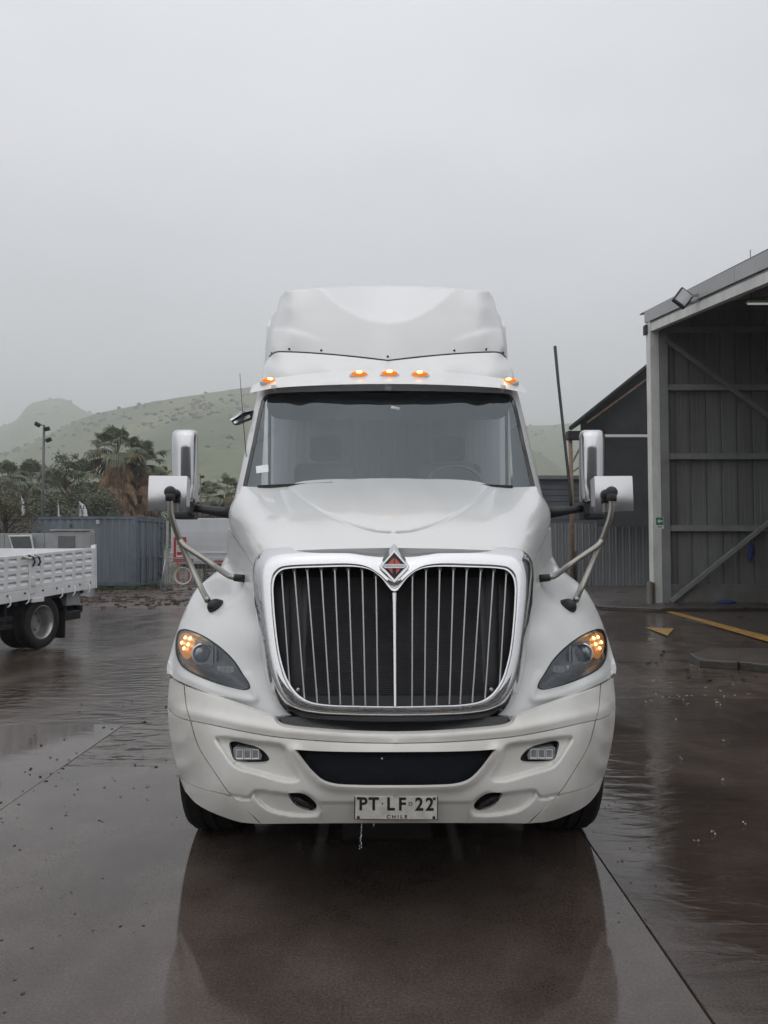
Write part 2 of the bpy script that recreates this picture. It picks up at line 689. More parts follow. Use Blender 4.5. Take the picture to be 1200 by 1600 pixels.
# ================================================================== SETTING
# ---- wet ground material
def wetground(name, dark, light, puddle_scale, rough_lo, rough_hi, fine=0.25, ripple=0.0, bias=0.5, joint_dirt=False):
    m = bpy.data.materials.new(name)
    m.use_nodes = True
    n, l = m.node_tree.nodes, m.node_tree.links
    b = n['Principled BSDF']
    b.inputs['IOR'].default_value = 1.48
    tc = n.new('ShaderNodeTexCoord')
    g = n.new('ShaderNodeNewGeometry')
    pos = g.outputs['Position']
    def noise(scale, detail=5, rough=0.55, vec=None, dist=0.0):
        t = n.new('ShaderNodeTexNoise')
        t.inputs['Scale'].default_value = scale
        t.inputs['Detail'].default_value = detail
        t.inputs['Roughness'].default_value = rough
        t.inputs['Distortion'].default_value = dist
        l.new(vec or pos, t.inputs['Vector'])
        return t.outputs['Fac']
    def rng(v, a, b_, c, d, smooth=True):
        k = n.new('ShaderNodeMapRange')
        if smooth: k.interpolation_type = 'SMOOTHSTEP'
        k.inputs['From Min'].default_value = a
        k.inputs['From Max'].default_value = b_
        k.inputs['To Min'].default_value = c
        k.inputs['To Max'].default_value = d
        l.new(v, k.inputs['Value'])
        return k.outputs[0]
    mpn = n.new('ShaderNodeMapping')
    mpn.inputs['Scale'].default_value = (1.0, 0.45, 1.0)
    l.new(pos, mpn.inputs[0])
    pud = rng(noise(puddle_scale, 5, 0.5, mpn.outputs[0], 0.6), bias - 0.10, bias + 0.12, 1.0, 0.0)   # 1 = standing water
    mid = noise(2.3, 8, 0.65)
    grit = noise(95, 3, 0.7)
    cr = n.new('ShaderNodeValToRGB')
    cr.color_ramp.elements[0].position = 0.35
    cr.color_ramp.elements[1].position = 0.68
    cr.color_ramp.elements[0].color = tuple(dark) + (1,)
    cr.color_ramp.elements[1].color = tuple(light) + (1,)
    l.new(mid, cr.inputs[0])
    gm_ = n.new('ShaderNodeMixRGB')
    gm_.blend_type = 'MULTIPLY'
    gm_.inputs[0].default_value = 1.0
    l.new(cr.outputs[0], gm_.inputs[1])
    gr = n.new('ShaderNodeValToRGB')
    gr.color_ramp.elements[0].position = 0.38
    gr.color_ramp.elements[0].color = (0.72, 0.72, 0.72, 1)
    gr.color_ramp.elements[1].position = 0.70
    gr.color_ramp.elements[1].color = (1.35, 1.33, 1.31, 1)
    l.new(grit, gr.inputs[0])
    l.new(gr.outputs[0], gm_.inputs[2])
    st_ = n.new('ShaderNodeMixRGB')
    st_.blend_type = 'MULTIPLY'
    st_.inputs[0].default_value = 1.0
    sr = n.new('ShaderNodeValToRGB')
    sr.color_ramp.elements[0].position = 0.40
    sr.color_ramp.elements[0].color = (0.68, 0.64, 0.61, 1)
    sr.color_ramp.elements[1].position = 0.60
    sr.color_ramp.elements[1].color = (1.08, 1.06, 1.05, 1)
    l.new(noise(0.55, 4, 0.6, None, 0.8), sr.inputs[0])
    l.new(gm_.outputs[0], st_.inputs[1])
    l.new(sr.outputs[0], st_.inputs[2])
    l.new(st_.outputs[0], b.inputs['Base Color'])
    l.new(rng(pud, 0, 1, rough_hi, rough_lo, False), b.inputs['Roughness'])
    # relief: aggregate where only damp, slow ripples where water stands
    fineh = noise(55, 6, 0.75)
    bp1 = n.new('ShaderNodeBump')
    bp1.inputs['Distance'].default_value = 0.004
    l.new(rng(pud, 0, 1, fine, fine * 0.12, False), bp1.inputs['Strength'])
    l.new(fineh, bp1.inputs['Height'])
    bp2 = n.new('ShaderNodeBump')
    bp2.inputs['Distance'].default_value = 0.02
    bp2.inputs['Strength'].default_value = ripple
    mp2 = n.new('ShaderNodeMapping')
    mp2.inputs['Scale'].default_value = (1.0, 2.2, 1.0)
    l.new(pos, mp2.inputs[0])
    l.new(noise(3.2, 3, 0.5, mp2.outputs[0], 0.4), bp2.inputs['Height'])
    l.new(bp1.outputs[0], bp2.inputs['Normal'])
    l.new(bp2.outputs[0], b.inputs['Normal'])
    MAT[name] = m
    return m
wetground('wet_yard', (0.048, 0.038, 0.032), (0.115, 0.092, 0.078), 0.55, 0.07, 0.26, 0.55, 0.75, 0.47)
wetground('wet_slab', (0.068, 0.055, 0.048), (0.104, 0.086, 0.077), 0.42, 0.05, 0.17, 0.18, 0.03, 0.60)
wetground('wet_slab_worn', (0.044, 0.034, 0.029), (0.078, 0.061, 0.052), 0.6, 0.06, 0.24, 0.50, 0.30, 0.50)
mat('apron', (0.060, 0.050, 0.044), 0.30, var=0.4, vscale=1.6, bump=0.25, bscale=25, rvar=0.12)
mat('kerb_stone', (0.060, 0.056, 0.051), 0.38, var=0.45, vscale=6, bump=0.4, bscale=30)
mat('island_soil', (0.048, 0.037, 0.030), 0.5, var=0.4, vscale=4, bump=0.5, bscale=18)
mat('mud', (0.060, 0.042, 0.032), 0.45, var=0.5, vscale=1.5, bump=0.8, bscale=7, rvar=0.2)
mat('pebble', (0.04, 0.036, 0.033), 0.4, var=0.5, vscale=20)
mat('pebble_dark', (0.012, 0.011, 0.011), 0.35)
mat('rubble', (0.07, 0.05, 0.04), 0.6, var=0.5, vscale=4)
mat('road_yellow', (0.50, 0.27, 0.045), 0.35, col2=(0.20, 0.13, 0.06), vscale=7, bump=0.1, bscale=60)

# ground sheet to the horizon
g_ = MB()
N = 40
xs = [-2600, -1200, -500, -200, -90] + [-60 + 120 * i / N for i in range(N + 1)] + [90, 200, 500, 1200, 2600]
ys_ = [-300, -80, -30] + [-10 + 90 * i / N for i in range(N + 1)] + [120, 260, 600, 1400, 3000]
vv = [(x, y, -0.012) for y in ys_ for x in xs]
nx = len(xs)
ff = [(j * nx + i, j * nx + i + 1, (j + 1) * nx + i + 1, (j + 1) * nx + i) for j in range(len(ys_) - 1) for i in range(nx - 1)]
ground = obj('ground', vv, ff, 'wet_yard', smooth=False)
tag(ground, 'wet dark brown yard surface with rain puddles', kind='structure')

# concrete slabs under and round the truck (each lies a few mm proud, with open joints)
slab_root = bpy.data.objects.new('concrete_pavement', None)
col.objects.link(slab_root)
tag(slab_root, 'wet concrete slab pavement with open joints under the tractor truck', kind='structure')
def slab(x0, x1, y0, y1, m, lift):
    j = 0.0025
    q = MB()
    x0, x1, y0, y1 = x0 + j, x1 - j, y0 + j, y1 - j
    b = 0.004
    vs2 = [(x0, y0, -0.03), (x1, y0, -0.03), (x1, y1, -0.03), (x0, y1, -0.03),
           (x0, y0, lift - b), (x1, y0, lift - b), (x1, y1, lift - b), (x0, y1, lift - b),
           (x0 + b, y0 + b, lift), (x1 - b, y0 + b, lift), (x1 - b, y1 - b, lift), (x0 + b, y1 - b, lift)]
    q.add(vs2, [(8, 9, 10, 11), (4, 5, 9, 8), (5, 6, 10, 9), (6, 7, 11, 10), (7, 4, 8, 11), (0, 1, 5, 4), (1, 2, 6, 5), (2, 3, 7, 6), (3, 0, 4, 7)])
    return q.build('slab', m, slab_root)
slab(-2.31, 1.10, -4.0, 0.9, 'wet_slab', 0.0)
slab(-2.31, 1.10, 0.9, 5.60, 'wet_slab', 0.001)
slab(-2.31, 1.10, 5.60, 10.3, 'wet_yard', -0.003)
slab(-5.75, -2.31, -4.0, 6.9, 'wet_slab', -0.002)
slab(1.10, 4.55, -4.0, 3.31, 'wet_slab_worn', 0.0)
slab(1.10, 4.55, 3.31, 8.05, 'wet_slab_worn', -0.003)
slab(4.55, 8.0, -4.0, 5.2, 'wet_slab_worn', -0.002)

# raised concrete apron at the far right, with its own edge
ap = MB()
poly_ap = [(4.6, 20.6), (5.4, 18.7), (6.55, 18.15), (20.0, 18.9), (20.0, 29.0), (3.2, 29.0)]
ap.prism([(x, y, -0.02) for x, y in poly_ap], (0, 0, 0.11))
tag(ap.build('concrete_apron', 'apron', None, False, 0.02), 'low raised concrete apron in front of the grey sheet fence', kind='structure')
# hangar floor, darker, slightly above the yard
hf = MB()
hf.prism([(6.35, 9.6, -0.02), (24, 8.0, -0.02), (24, 18.9, -0.02), (6.5, 18.1, -0.02)], (0, 0, 0.026))
tag(hf.build('hangar_floor', 'apron', None), 'damp dark concrete floor under the hangar roof', kind='structure')

# kerb island, lower right
isl = [(4.23, 10.72), (4.13, 10.10), (4.55, 9.93), (4.95, 9.50), (5.8, 9.25), (7.4, 8.95), (9.0, 8.7), (9.0, 10.9), (6.4, 11.3), (4.75, 11.3)]
isl_root = bpy.data.objects.new('kerb_island', None)
col.objects.link(isl_root)
tag(isl_root, 'low kerbed traffic island with brown wet top beside the hangar', kind='structure')
q = MB().prism([(x + (0.10 if i < 2 else 0.0), y + (0.10 if i < 7 else 0), -0.02) for i, (x, y) in enumerate(isl)], (0, 0, 0.098))
q.build('island_top', 'island_soil', isl_root)
for (a, b) in zip(isl[:6], isl[1:7]):
    a3, b3 = Vector((a[0], a[1], 0)), Vector((b[0], b[1], 0))
    d = (b3 - a3)
    L = d.length
    k = max(1, int(round(L / 0.85)))
    for i in range(k):
        s0 = a3 + d * ((i + 0.012) / k)
        s1 = a3 + d * ((i + 0.988) / k)
        nrm = Vector((-d.y, d.x, 0)).normalized() * 0.12
        dz = random.uniform(-0.006, 0.006)
        q = MB().prism([s0 + Vector((0, 0, -0.02)), s1 + Vector((0, 0, -0.02)), s1 + nrm + Vector((0, 0, -0.02)), s0 + nrm + Vector((0, 0, -0.02))], (0, 0, 0.115 + dz))
        q.build('kerb_stone', 'kerb_stone', isl_root, False, 0.015)

# painted markings
def paint(name, pts, label, z=0.004):
    q = MB()
    a = [Vector((p[0], p[1], z)) for p in pts]
    q.prism(a, (0, 0, 0.002))
    o = q.build(name, 'road_yellow', None)
    tag(o, label, kind='structure')
pl = [G(1028, 953), G(1040, 953), G(1200, 995), G(1300, 1021), G(1300, 1030), G(1190, 1001)]
paint('yellow_line', pl, 'worn yellow painted line along the hangar floor edge', 0.012)
paint('yellow_arrowhead', [G(1009, 981), G(1043, 994), G(1053, 982.5)], 'yellow painted triangle on the wet ground', 0.006)

# muddy strip and rubble in front of the containers
md = MB()
random.seed(11)
cols_, rows_ = 70, 26
vs2 = []
for j in range(rows_):
    for i in range(cols_):
        x = -13 + i * (13.5 / (cols_ - 1))
        y = 17.5 + j * (14.0 / (rows_ - 1))
        e = min(1, j / 5, (rows_ - 1 - j) / 3, i / 3, (cols_ - 1 - i) / 5)
        h = (0.5 + 0.5 * mnoise.noise(Vector((x * 1.3, y * 1.3, 0)))) * 0.10 + (0.5 + 0.5 * mnoise.noise(Vector((x * 4, y * 4, 5)))) * 0.06 - 0.055
        if 21.5 < y < 27: h += 0.04 * math.sin((y - 21.5) / 5.5 * math.pi)
        vs2.append((x, y, -0.05 + (h + 0.03) * max(0, e)))
ff = [(j * cols_ + i, j * cols_ + i + 1, (j + 1) * cols_ + i + 1, (j + 1) * cols_ + i) for j in range(rows_ - 1) for i in range(cols_ - 1)]
md.add(vs2, ff)
tag(md.build('mud_strip', 'mud', None, True), 'strip of reddish brown mud in front of the blue grey container', kind='structure')
st = MB()
for k in range(900):
    x, y = random.uniform(-9.5, -4.0), random.gauss(23.5, 2.0)
    if not (19 < y < 29): continue
    r = random.uniform(0.02, 0.075) * (1.5 if random.random() < 0.06 else 1)
    z = 0.0 + r * 0.2
    c = Vector((x, y, z))
    vs3 = [c + Vector((random.uniform(0.6, 1.2) * r * sx, random.uniform(0.6, 1.2) * r * sy, random.uniform(0.4, 0.8) * r * sz)) for sz in (-1, 1) for sy in (-1, 1) for sx in (-1, 1)]
    st.add(vs3, [(0, 2, 3, 1), (4, 5, 7, 6), (0, 1, 5, 4), (1, 3, 7, 5), (3, 2, 6, 7), (2, 0, 4, 6)])
tag(st.build('rubble', 'rubble', None), 'scattered stones and clods on the mud strip', kind='stuff')
# grit on the slabs
st = MB()
def grit(n, xr, yr, rr):
    for k in range(n):
        x, y = random.uniform(*xr), random.uniform(*yr)
        r = random.uniform(*rr)
        c = Vector((x, y, 0.0 + r * 0.25))
        vs3 = [c + Vector((random.uniform(0.5, 1.4) * r * sx, random.uniform(0.5, 1.3) * r * sy, random.uniform(0.3, 0.7) * r * sz)) for sz in (-1, 1) for sy in (-1, 1) for sx in (-1, 1)]
        st.add(vs3, [(0, 2, 3, 1), (4, 5, 7, 6), (0, 1, 5, 4), (1, 3, 7, 5), (3, 2, 6, 7), (2, 0, 4, 6)])
grit(150, (-2.6, -1.0), (2.5, 6.0), (0.002, 0.006))
grit(40, (-3.2, -1.0), (5.0, 8.0), (0.003, 0.010))
grit(90, (0.9, 2.6), (2.5, 5.0), (0.0015, 0.004))
grit(25, (2.5, 5.0), (9.0, 12.0), (0.008, 0.022))
tag(st.build('grit', 'pebble_dark', None), 'small dark bits of grit lying on the wet slabs', kind='stuff')
# splashes of single rain drops on the right-hand slabs
mat('splash', (0.55, 0.56, 0.57), 0.15)
sp_ = MB()
for k in range(34):
    if k < 22:
        p = G(random.gauss(1085, 50), random.gauss(1090, 9))
    else:
        p = G(random.uniform(940, 1190), random.uniform(1000, 1320))
    if p.x < 1.25: continue
    for q_ in range(5):
        r = random.uniform(0.002, 0.0045)
        c = p + Vector((random.gauss(0, 0.008), random.gauss(0, 0.010), random.uniform(0.001, 0.018)))
        t = MB().lathe([(0.0003, r), (r * 0.8, r * 0.5), (r, 0), (r * 0.8, -r * 0.5), (0.0003, -r)], c, 'Z', 6)
        sp_.add(t.v, t.f)
tag(sp_.build('rain_splashes', 'splash', None, True), 'tiny splashes where rain drops hit the wet ground', kind='stuff')

# ------------------------------------------------------------------ hills
def hillmat(name, c1, c2, c3, sc):
    m = bpy.data.materials.new(name)
    m.use_nodes = True
    n, l = m.node_tree.nodes, m.node_tree.links
    b = n['Principled BSDF']
    b.inputs['Roughness'].default_value = 0.95
    b.inputs['Specular IOR Level'].default_value = 0.05
    g = n.new('ShaderNodeNewGeometry')
    def noise(s_, d=6, r=0.6):
        t = n.new('ShaderNodeTexNoise')
        t.inputs['Scale'].default_value = s_
        t.inputs['Detail'].default_value = d
        t.inputs['Roughness'].default_value = r
        l.new(g.outputs['Position'], t.inputs['Vector'])
        return t.outputs['Fac']
    r1 = n.new('ShaderNodeValToRGB')
    r1.color_ramp.elements[0].position, r1.color_ramp.elements[1].position = 0.38, 0.62
    r1.color_ramp.elements[0].color, r1.color_ramp.elements[1].color = tuple(c1) + (1,), tuple(c2) + (1,)
    l.new(noise(0.011 * sc), r1.inputs[0])
    r2 = n.new('ShaderNodeValToRGB')
    r2.color_ramp.elements[0].position, r2.color_ramp.elements[1].position = 0.56, 0.68
    r2.color_ramp.elements[0].color, r2.color_ramp.elements[1].color = (0, 0, 0, 1), (1, 1, 1, 1)
    l.new(noise(0.085 * sc, 4, 0.7), r2.inputs[0])
    mx = n.new('ShaderNodeMixRGB')
    l.new(r2.outputs[0], mx.inputs[0])
    l.new(r1.outputs[0], mx.inputs[1])
    mx.inputs[2].default_value = tuple(c3) + (1,)
    l.new(mx.outputs[0], b.inputs['Base Color'])
    MAT[name] = m
hillmat('hill_grass', (0.100, 0.120, 0.074), (0.168, 0.182, 0.108), (0.062, 0.074, 0.048), 1.0)
hillmat('hill_far', (0.115, 0.135, 0.085), (0.160, 0.178, 0.105), (0.06, 0.072, 0.052), 0.7)
def hill(name, ridge_px, Yfoot, Yridge, Yback, m, label, amp, wob=0.0, nu=220, nv=60, seed=0, conc=1.35):
    """ridge_px: (px, py) skyline; the slope climbs from its foot at Yfoot to the crest at Yridge and falls behind"""
    ks = resample(ridge_px, 12)
    px_ = np.array([k[0] for k in ks])
    py_ = np.array([k[1] for k in ks])
    vs2 = []
    for j in range(nv):
        for i in range(nu):
            px = px_[0] + (px_[-1] - px_[0]) * i / (nu - 1)
            py = np.interp(px, px_, py_)
            Yr = Yridge * (1 + wob * math.sin(px * 0.013 + seed))
            H = max(1.0, W(px, py, Yr).z)
            t = j / (nv - 1) * 1.35
            if t <= 1:
                Y = Yfoot + (Yr - Yfoot) * t
                z = H * (t ** conc)
            else:
                Y = Yr + (Yback - Yr) * (t - 1) / 0.35
                z = H * (1 - ((t - 1) / 0.35) ** 1.5)
            X = (px - 600) / FPX * (Yfoot * 0.35 + Yr * 0.65 if False else Y)
            e = min(1, t * 2) * (1.0 if t <= 0.93 else (0.35 if t < 1.07 else 1.0))
            d = mnoise.fractal(Vector((X * 0.008, Y * 0.008, seed)), 1.0, 2.1, 6) * amp * e
            d += mnoise.noise(Vector((X * 0.09, Y * 0.09, seed + 9))) * amp * 0.05
            vs2.append((X, Y, max(-0.5, z + d) if t > 0.01 else -0.5))
    ff = [(j * nu + i, j * nu + i + 1, (j + 1) * nu + i + 1, (j + 1) * nu + i) for j in range(nv - 1) for i in range(nu - 1)]
    o = obj(name, vs2, ff, m, None, True)
    tag(o, label, kind='structure')
    o['nu'] = nu
    return o
near_ridge = [(-420, 800), (-200, 765), (-60, 728), (40, 694), (100, 665), (150, 645), (200, 633), (250, 623), (320, 613), (385, 606), (450, 601), (520, 604), (600, 616), (680, 636), (760, 668), (840, 705), (920, 760), (1000, 815)]
hill('hill', near_ridge, 150, 620, 900, 'hill_grass', 'pale green grassy hillside fading into mist behind the palms', 7.0, 0.05, 260, 70, 1)
far_peak = [(-420, 742), (-200, 705), (-60, 680), (0, 664), (22, 655), (33, 641), (43, 631), (58, 626), (76, 622.5), (95, 621.5), (108, 628), (125, 638), (142, 648), (190, 690), (260, 735), (340, 790)]
hill('distant_hill', far_peak, 650, 1050, 1350, 'hill_far', 'distant rounded grey hilltop dim in the mist', 6.0, 0.0, 160, 40, 4)
right_hill = [(640, 720), (720, 690), (780, 672), (825, 664), (860, 662.5), (890, 660), (930, 655), (1000, 648), (1100, 640), (1250, 640), (1450, 660), (1700, 720)]
hill('distant_ridge', right_hill, 500, 900, 1200, 'hill_far', 'distant even ridge dim in the mist beyond the fence', 4.0, 0.0, 180, 40, 8)

# scrub on the slopes: uncountable dark bushes
def scrub(h, n, name, label, seed, jmin, jmax, smin, smax, ridge_bias):
    rnd = random.Random(seed)
    me = h.data
    nu = h['nu']
    nv = len(me.vertices) // nu
    q = MB()
    for k in range(n):
        t = rnd.random() ** ridge_bias
        j = int(jmin + (jmax - jmin) * t)
        i = rnd.randrange(1, nu - 1)
        c = me.vertices[j * nu + i].co.copy()
        if mnoise.noise(Vector((c.x * 0.012, c.y * 0.012, seed))) < rnd.uniform(-0.5, 0.35): continue
        c.x += rnd.uniform(-3, 3)
        r = rnd.uniform(smin, smax)
        c.z += r * 0.15
        vs3 = []
        n1 = 6
        for (zz, rr) in ((-0.5, 0.7), (0.15, 1.0), (0.65, 0.7)):
            for a in range(n1):
                an = 2 * math.pi * a / n1 + zz
                f_ = rnd.uniform(0.75, 1.2)
                vs3.append(c + Vector((r * rr * f_ * math.cos(an), r * rr * f_ * math.sin(an), r * zz * 0.8)))
        vs3.append(c + Vector((0, 0, r * 0.75)))
        fs3 = []
        for l_ in range(2):
            for a in range(n1):
                b = (a + 1) % n1
                fs3.append((l_ * n1 + a, l_ * n1 + b, (l_ + 1) * n1 + b, (l_ + 1) * n1 + a))
        for a in range(n1): fs3.append((2 * n1 + a, 2 * n1 + (a + 1) % n1, 3 * n1))
        q.add(vs3, fs3)
    o = q.build(name, 'scrub', None, True)
    tag(o, label, kind='stuff')
mat('scrub', (0.060, 0.072, 0.042), 0.9, var=0.4, vscale=0.05)
hn = bpy.data.objects['hill']
scrub(hn, 1500, 'hillside_scrub', 'scattered dark scrub bushes on the grassy hillside', 2, 22, 52, 0.7, 2.2, 0.45)
scrub(bpy.data.objects['distant_hill'], 500, 'hilltop_scrub', 'dark scrub dotted over the distant rounded hilltop', 5, 10, 30, 1.2, 3.0, 0.5)
scrub(bpy.data.objects['distant_ridge'], 500, 'ridge_scrub', 'dark scrub along the distant even ridge', 6, 12, 30, 1.2, 2.8, 0.4)
# ================================================================== THE WHITE TRACTOR TRUCK
truck = thing('semi_truck', 'white conventional tractor truck with chrome grille, amber marker lights and high roof fairing',
              'truck', (xc(AX), AX, 0.0), 0.006)
# everything of the truck below is in truck-local coordinates (x right, y backwards from the front axle, z up)

# ---------------------------------------------------------------- hood
hood_ctrl = [
    (612, 747, 5.05), (612, 755, 4.72), (612, 768, 4.42), (612, 785, 4.14), (612, 805, 3.88), (612, 830, 3.64), (612, 858, 3.46),
    (550, 748, 5.05), (550, 770, 4.40), (550, 800, 3.94), (550, 835, 3.61), (550, 858, 3.46),
    (500, 750, 5.04), (500, 775, 4.42), (500, 805, 3.96), (500, 858, 3.47),
    (470, 753, 5.04), (455, 758, 5.02), (450, 775, 4.62), (450, 800, 4.10), (450, 830, 3.74), (450, 862, 3.52),
    (425, 762, 5.05), (415, 785, 4.55), (415, 810, 4.10), (412, 840, 3.76), (410, 872, 3.58),
    (400, 761, 5.08), (395, 780, 4.78), (388, 805, 4.36), (385, 830, 4.08), (390, 855, 3.84), (400, 884, 3.64),
    (379, 760, 5.14), (375, 766, 5.08), (368.4, 777, 5.00), (372, 790, 4.72), (360.6, 790.7, 4.96), (357.6, 804, 4.88),
    (366, 812, 4.60), (359.5, 820, 4.74), (370, 835, 4.36), (368.4, 838, 4.44), (382, 860, 4.06), (396, 884, 3.72), (404, 892, 3.64)]
F_hood = Depth(hood_ctrl, 612, lam=0.02)
crease = np.array(resample([(446, 757), (462, 772), (486, 789), (520, 808), (556, 823), (585, 831), (612, 833.5)], 4))
crease_poly = np.vstack([crease, [(700, 833.5), (700, 700), (446, 700)]])
def hood_raise(p):
    d = dist_poly(crease, p, closed=False)
    return -np.where(inside(crease_poly, p), 0.022 * (1 - np.exp(-d / 9.0)), 0.0) + 0.016 * np.exp(-(d / 1.1) ** 2)
F_hood.off.append(hood_raise)
cr2 = np.array(resample([(384, 764), (405, 776), (425, 785), (450, 790)], 4))
F_hood.off.append(lambda p: -0.008 * np.exp(-(dist_poly(cr2, p, closed=False) / 6.0) ** 2))
ol = outline([
    [(404, 894), (396, 884)],
    [(396, 884), (382, 860), (368.4, 838), (359.5, 820), (357.6, 804), (360.6, 790.7), (368.4, 777), (375, 765), (379, 760)],
    [(379, 760), (400, 761), (440, 761.5), (448, 760)],
    [(448, 760), (458, 756), (472, 752.3), (500, 749.5), (550, 747.6), (612, 747)],
    [(612, 747), (612, 856)],
    [(612, 856), (500, 858.5), (440, 862.5), (416, 871), (404, 890), (404, 894)]], 4.0)
def hood_sil(m_): return (m_[0] < 397 and 764 < m_[1] < 884.5)
hood_m = half_panel(ol, F_hood, sp=4.0, rim=(0, 0.03, -0.06), sil=hood_sil,
                    silfn=lambda p: [p + Vector((0.004, 0.03, -0.03)), p + Vector((0.03, 0.06, -0.07)), p + Vector((0.09, 0.08, -0.09))],
                    cx=612, cons=[crease[1:-1], crease[2:-1] + [0, -2.2], crease[2:-1] + [0, 2.2], cr2])
hood = both(hood_m).build('hood', 'paint', truck, True)

# ---------------------------------------------------------------- fenders with the headlight openings
fen_ctrl = [
    (404, 897, 3.64), (400, 930, 3.60), (404, 964, 3.57), (412, 1036, 3.50), (424, 1080, 3.45), (440, 1106, 3.41), (462, 1118, 3.37),
    (427, 1118, 3.40), (398, 1107, 3.45), (367, 1096, 3.52), (340, 1087, 3.59), (319, 1080, 3.66), (300, 1073, 3.75), (287, 1067, 3.83), (272, 1059, 3.97),
    (266.5, 1053, 4.06), (266, 1042, 4.10), (270, 1020, 4.13), (275, 995, 4.17), (284, 967, 4.24), (294, 944, 4.32), (305.5, 923, 4.42),
    (319, 909, 4.52), (335, 896, 4.64), (346, 886, 4.78), (354, 878, 4.98),
    (355, 850, 5.02), (356, 826, 5.05), (364, 839, 4.72), (372, 851, 4.44), (381, 865, 4.12), (390, 879, 3.84), (396, 888, 3.72),
    (365, 868, 4.62), (372, 880, 4.36), (382, 893, 4.02), (392, 905, 3.76), (364, 890, 4.52), (374, 902, 4.22), (386, 920, 3.84),
    (350, 900, 4.50), (356, 915, 4.25), (368, 930, 3.98), (384, 950, 3.72),
    (335, 915, 4.38), (340, 935, 4.10), (355, 955, 3.86), (375, 985, 3.64), (392, 1010, 3.55),
    (315, 930, 4.30), (320, 950, 4.05), (335, 975, 3.84), (355, 1000, 3.67), (380, 1035, 3.55), (400, 1075, 3.48),
    (300, 955, 4.16), (303, 972, 4.02), (288, 985, 4.06), (300, 990, 3.94), (325, 1000, 3.78), (345, 1020, 3.66), (366, 1045, 3.56), (385, 1080, 3.49),
    (282, 1010, 4.00), (296, 1015, 3.88), (318, 1030, 3.73), (345, 1055, 3.60), (278, 1035, 3.98), (296, 1048, 3.82), (325, 1062, 3.68), (360, 1078, 3.54)]
F_fen = Depth(fen_ctrl, lam=0.004)
step_line = np.array(resample([(356, 862), (370, 880), (384, 899), (398, 915)], 3))
F_fen.off.append(lambda p: -0.03 * np.exp(-(dist_poly(step_line, p, closed=False) / 4.0) ** 2))
HL = [(279.6, 985.3), (287.5, 982.4), (303, 986), (325.5, 997), (347.7, 1013), (366.7, 1032), (381, 1054), (390.5, 1069), (391, 1075.6), (384, 1078.3),
      (360, 1074), (328.7, 1064.5), (300, 1052), (284, 1040.7), (276.6, 1027), (274.3, 1010), (275.6, 995)]
hl = loop(HL, 4.0)
# pressed-in surround under the lamp: a soft ledge, as on the real wing
ledge = np.array(resample([(268, 1040), (284, 1056), (315, 1070), (350, 1084), (385, 1092), (399, 1092), (397, 1078), (388, 1056)], 4))
F_fen.off.append(lambda p: -0.012 * np.exp(-(dist_poly(ledge, p, closed=False) / 5.0) ** 2))
ol = outline([
    [(462, 1119), (427, 1118), (398, 1107), (367, 1096), (319, 1080), (287.5, 1067), (272, 1059), (266.5, 1053)],
    [(266.5, 1053), (266, 1042), (270, 1020), (275, 995), (284, 967), (294, 944), (305.5, 923), (319, 909), (335, 896), (346, 886), (354, 878)],
    [(354, 878), (355, 850), (356, 824)],
    [(356, 824), (366, 840), (381, 863), (396, 886)],
    [(396, 886), (407, 900), (408, 964), (418, 1036), (430, 1080), (446, 1104), (462, 1119)]], 4.0)
def fen_sil(m_):
    return m_[0] < 355 and m_[1] < 1054 and (m_[1] > 876 or m_[0] < 356) and dist_poly(hl, [m_])[0] > 0.4
def fen_side(p):
    if p.z > 1.52:
        return [p + Vector((-0.006, 0.03, 0)), p + Vector((-0.01, 0.06, 0)), p + Vector((-0.02, 0.22, -0.01))]
    d = Vector((0, p.y, p.z - 0.52))
    d.normalize()
    xo = -max(abs(p.x) + 0.015, 1.17)
    a = Vector((xo, d.y * 0.60, 0.52 + d.z * 0.60))
    a.y = max(a.y, -0.52)
    m1 = p.lerp(a, 0.35)
    m1.x = p.x * 0.4 + xo * 0.6 - 0.004
    return [m1, a, a + Vector((0.10, 0.0, -0.01))]
fen_m = half_panel(ol, F_fen, holes=[hl], sp=4.0, rim=(0, 0.035, 0), sil=fen_sil, silfn=fen_side, cons=[step_line])
fenL, fenR = pair('fender', fen_m, 'paint', truck, True)

# ---------------------------------------------------------------- headlights
hl_ol = loop(HL, 4.0)
cen_hl = hl_ol.mean(0)
F_lens = lambda p: F_fen(p) + 0.006
def shrink(ol_, k):
    c = ol_.mean(0)
    d = ol_ - c
    L = np.linalg.norm(d, axis=1, keepdims=True)
    return c + d * (1 - k / L)
rimpiece = MB()
o1, o2 = shrink(hl_ol, 0.6), shrink(hl_ol, 3.0)
ya, yb = F_lens(o1), F_lens(o2)
n_ = len(o1)
ring = [T(a, b, c - 0.004) for (a, b), c in zip(o1, ya)] + [T(a, b, c - 0.002) for (a, b), c in zip(o2, yb)] + [T(a, b, c + 0.05) for (a, b), c in zip(o2, yb)] + [T(a, b, c + 0.05) for (a, b), c in zip(o1, ya)]
fs_ = []
for k in range(3):
    for i in range(n_):
        j = (i + 1) % n_
        fs_.append((k * n_ + i, k * n_ + j, (k + 1) * n_ + j, (k + 1) * n_ + i))
rimpiece.add(ring, fs_)
lens_m = half_panel(shrink(hl_ol, 1.6), F_lens, sp=5.0, rim=(0, 0.004, 0))
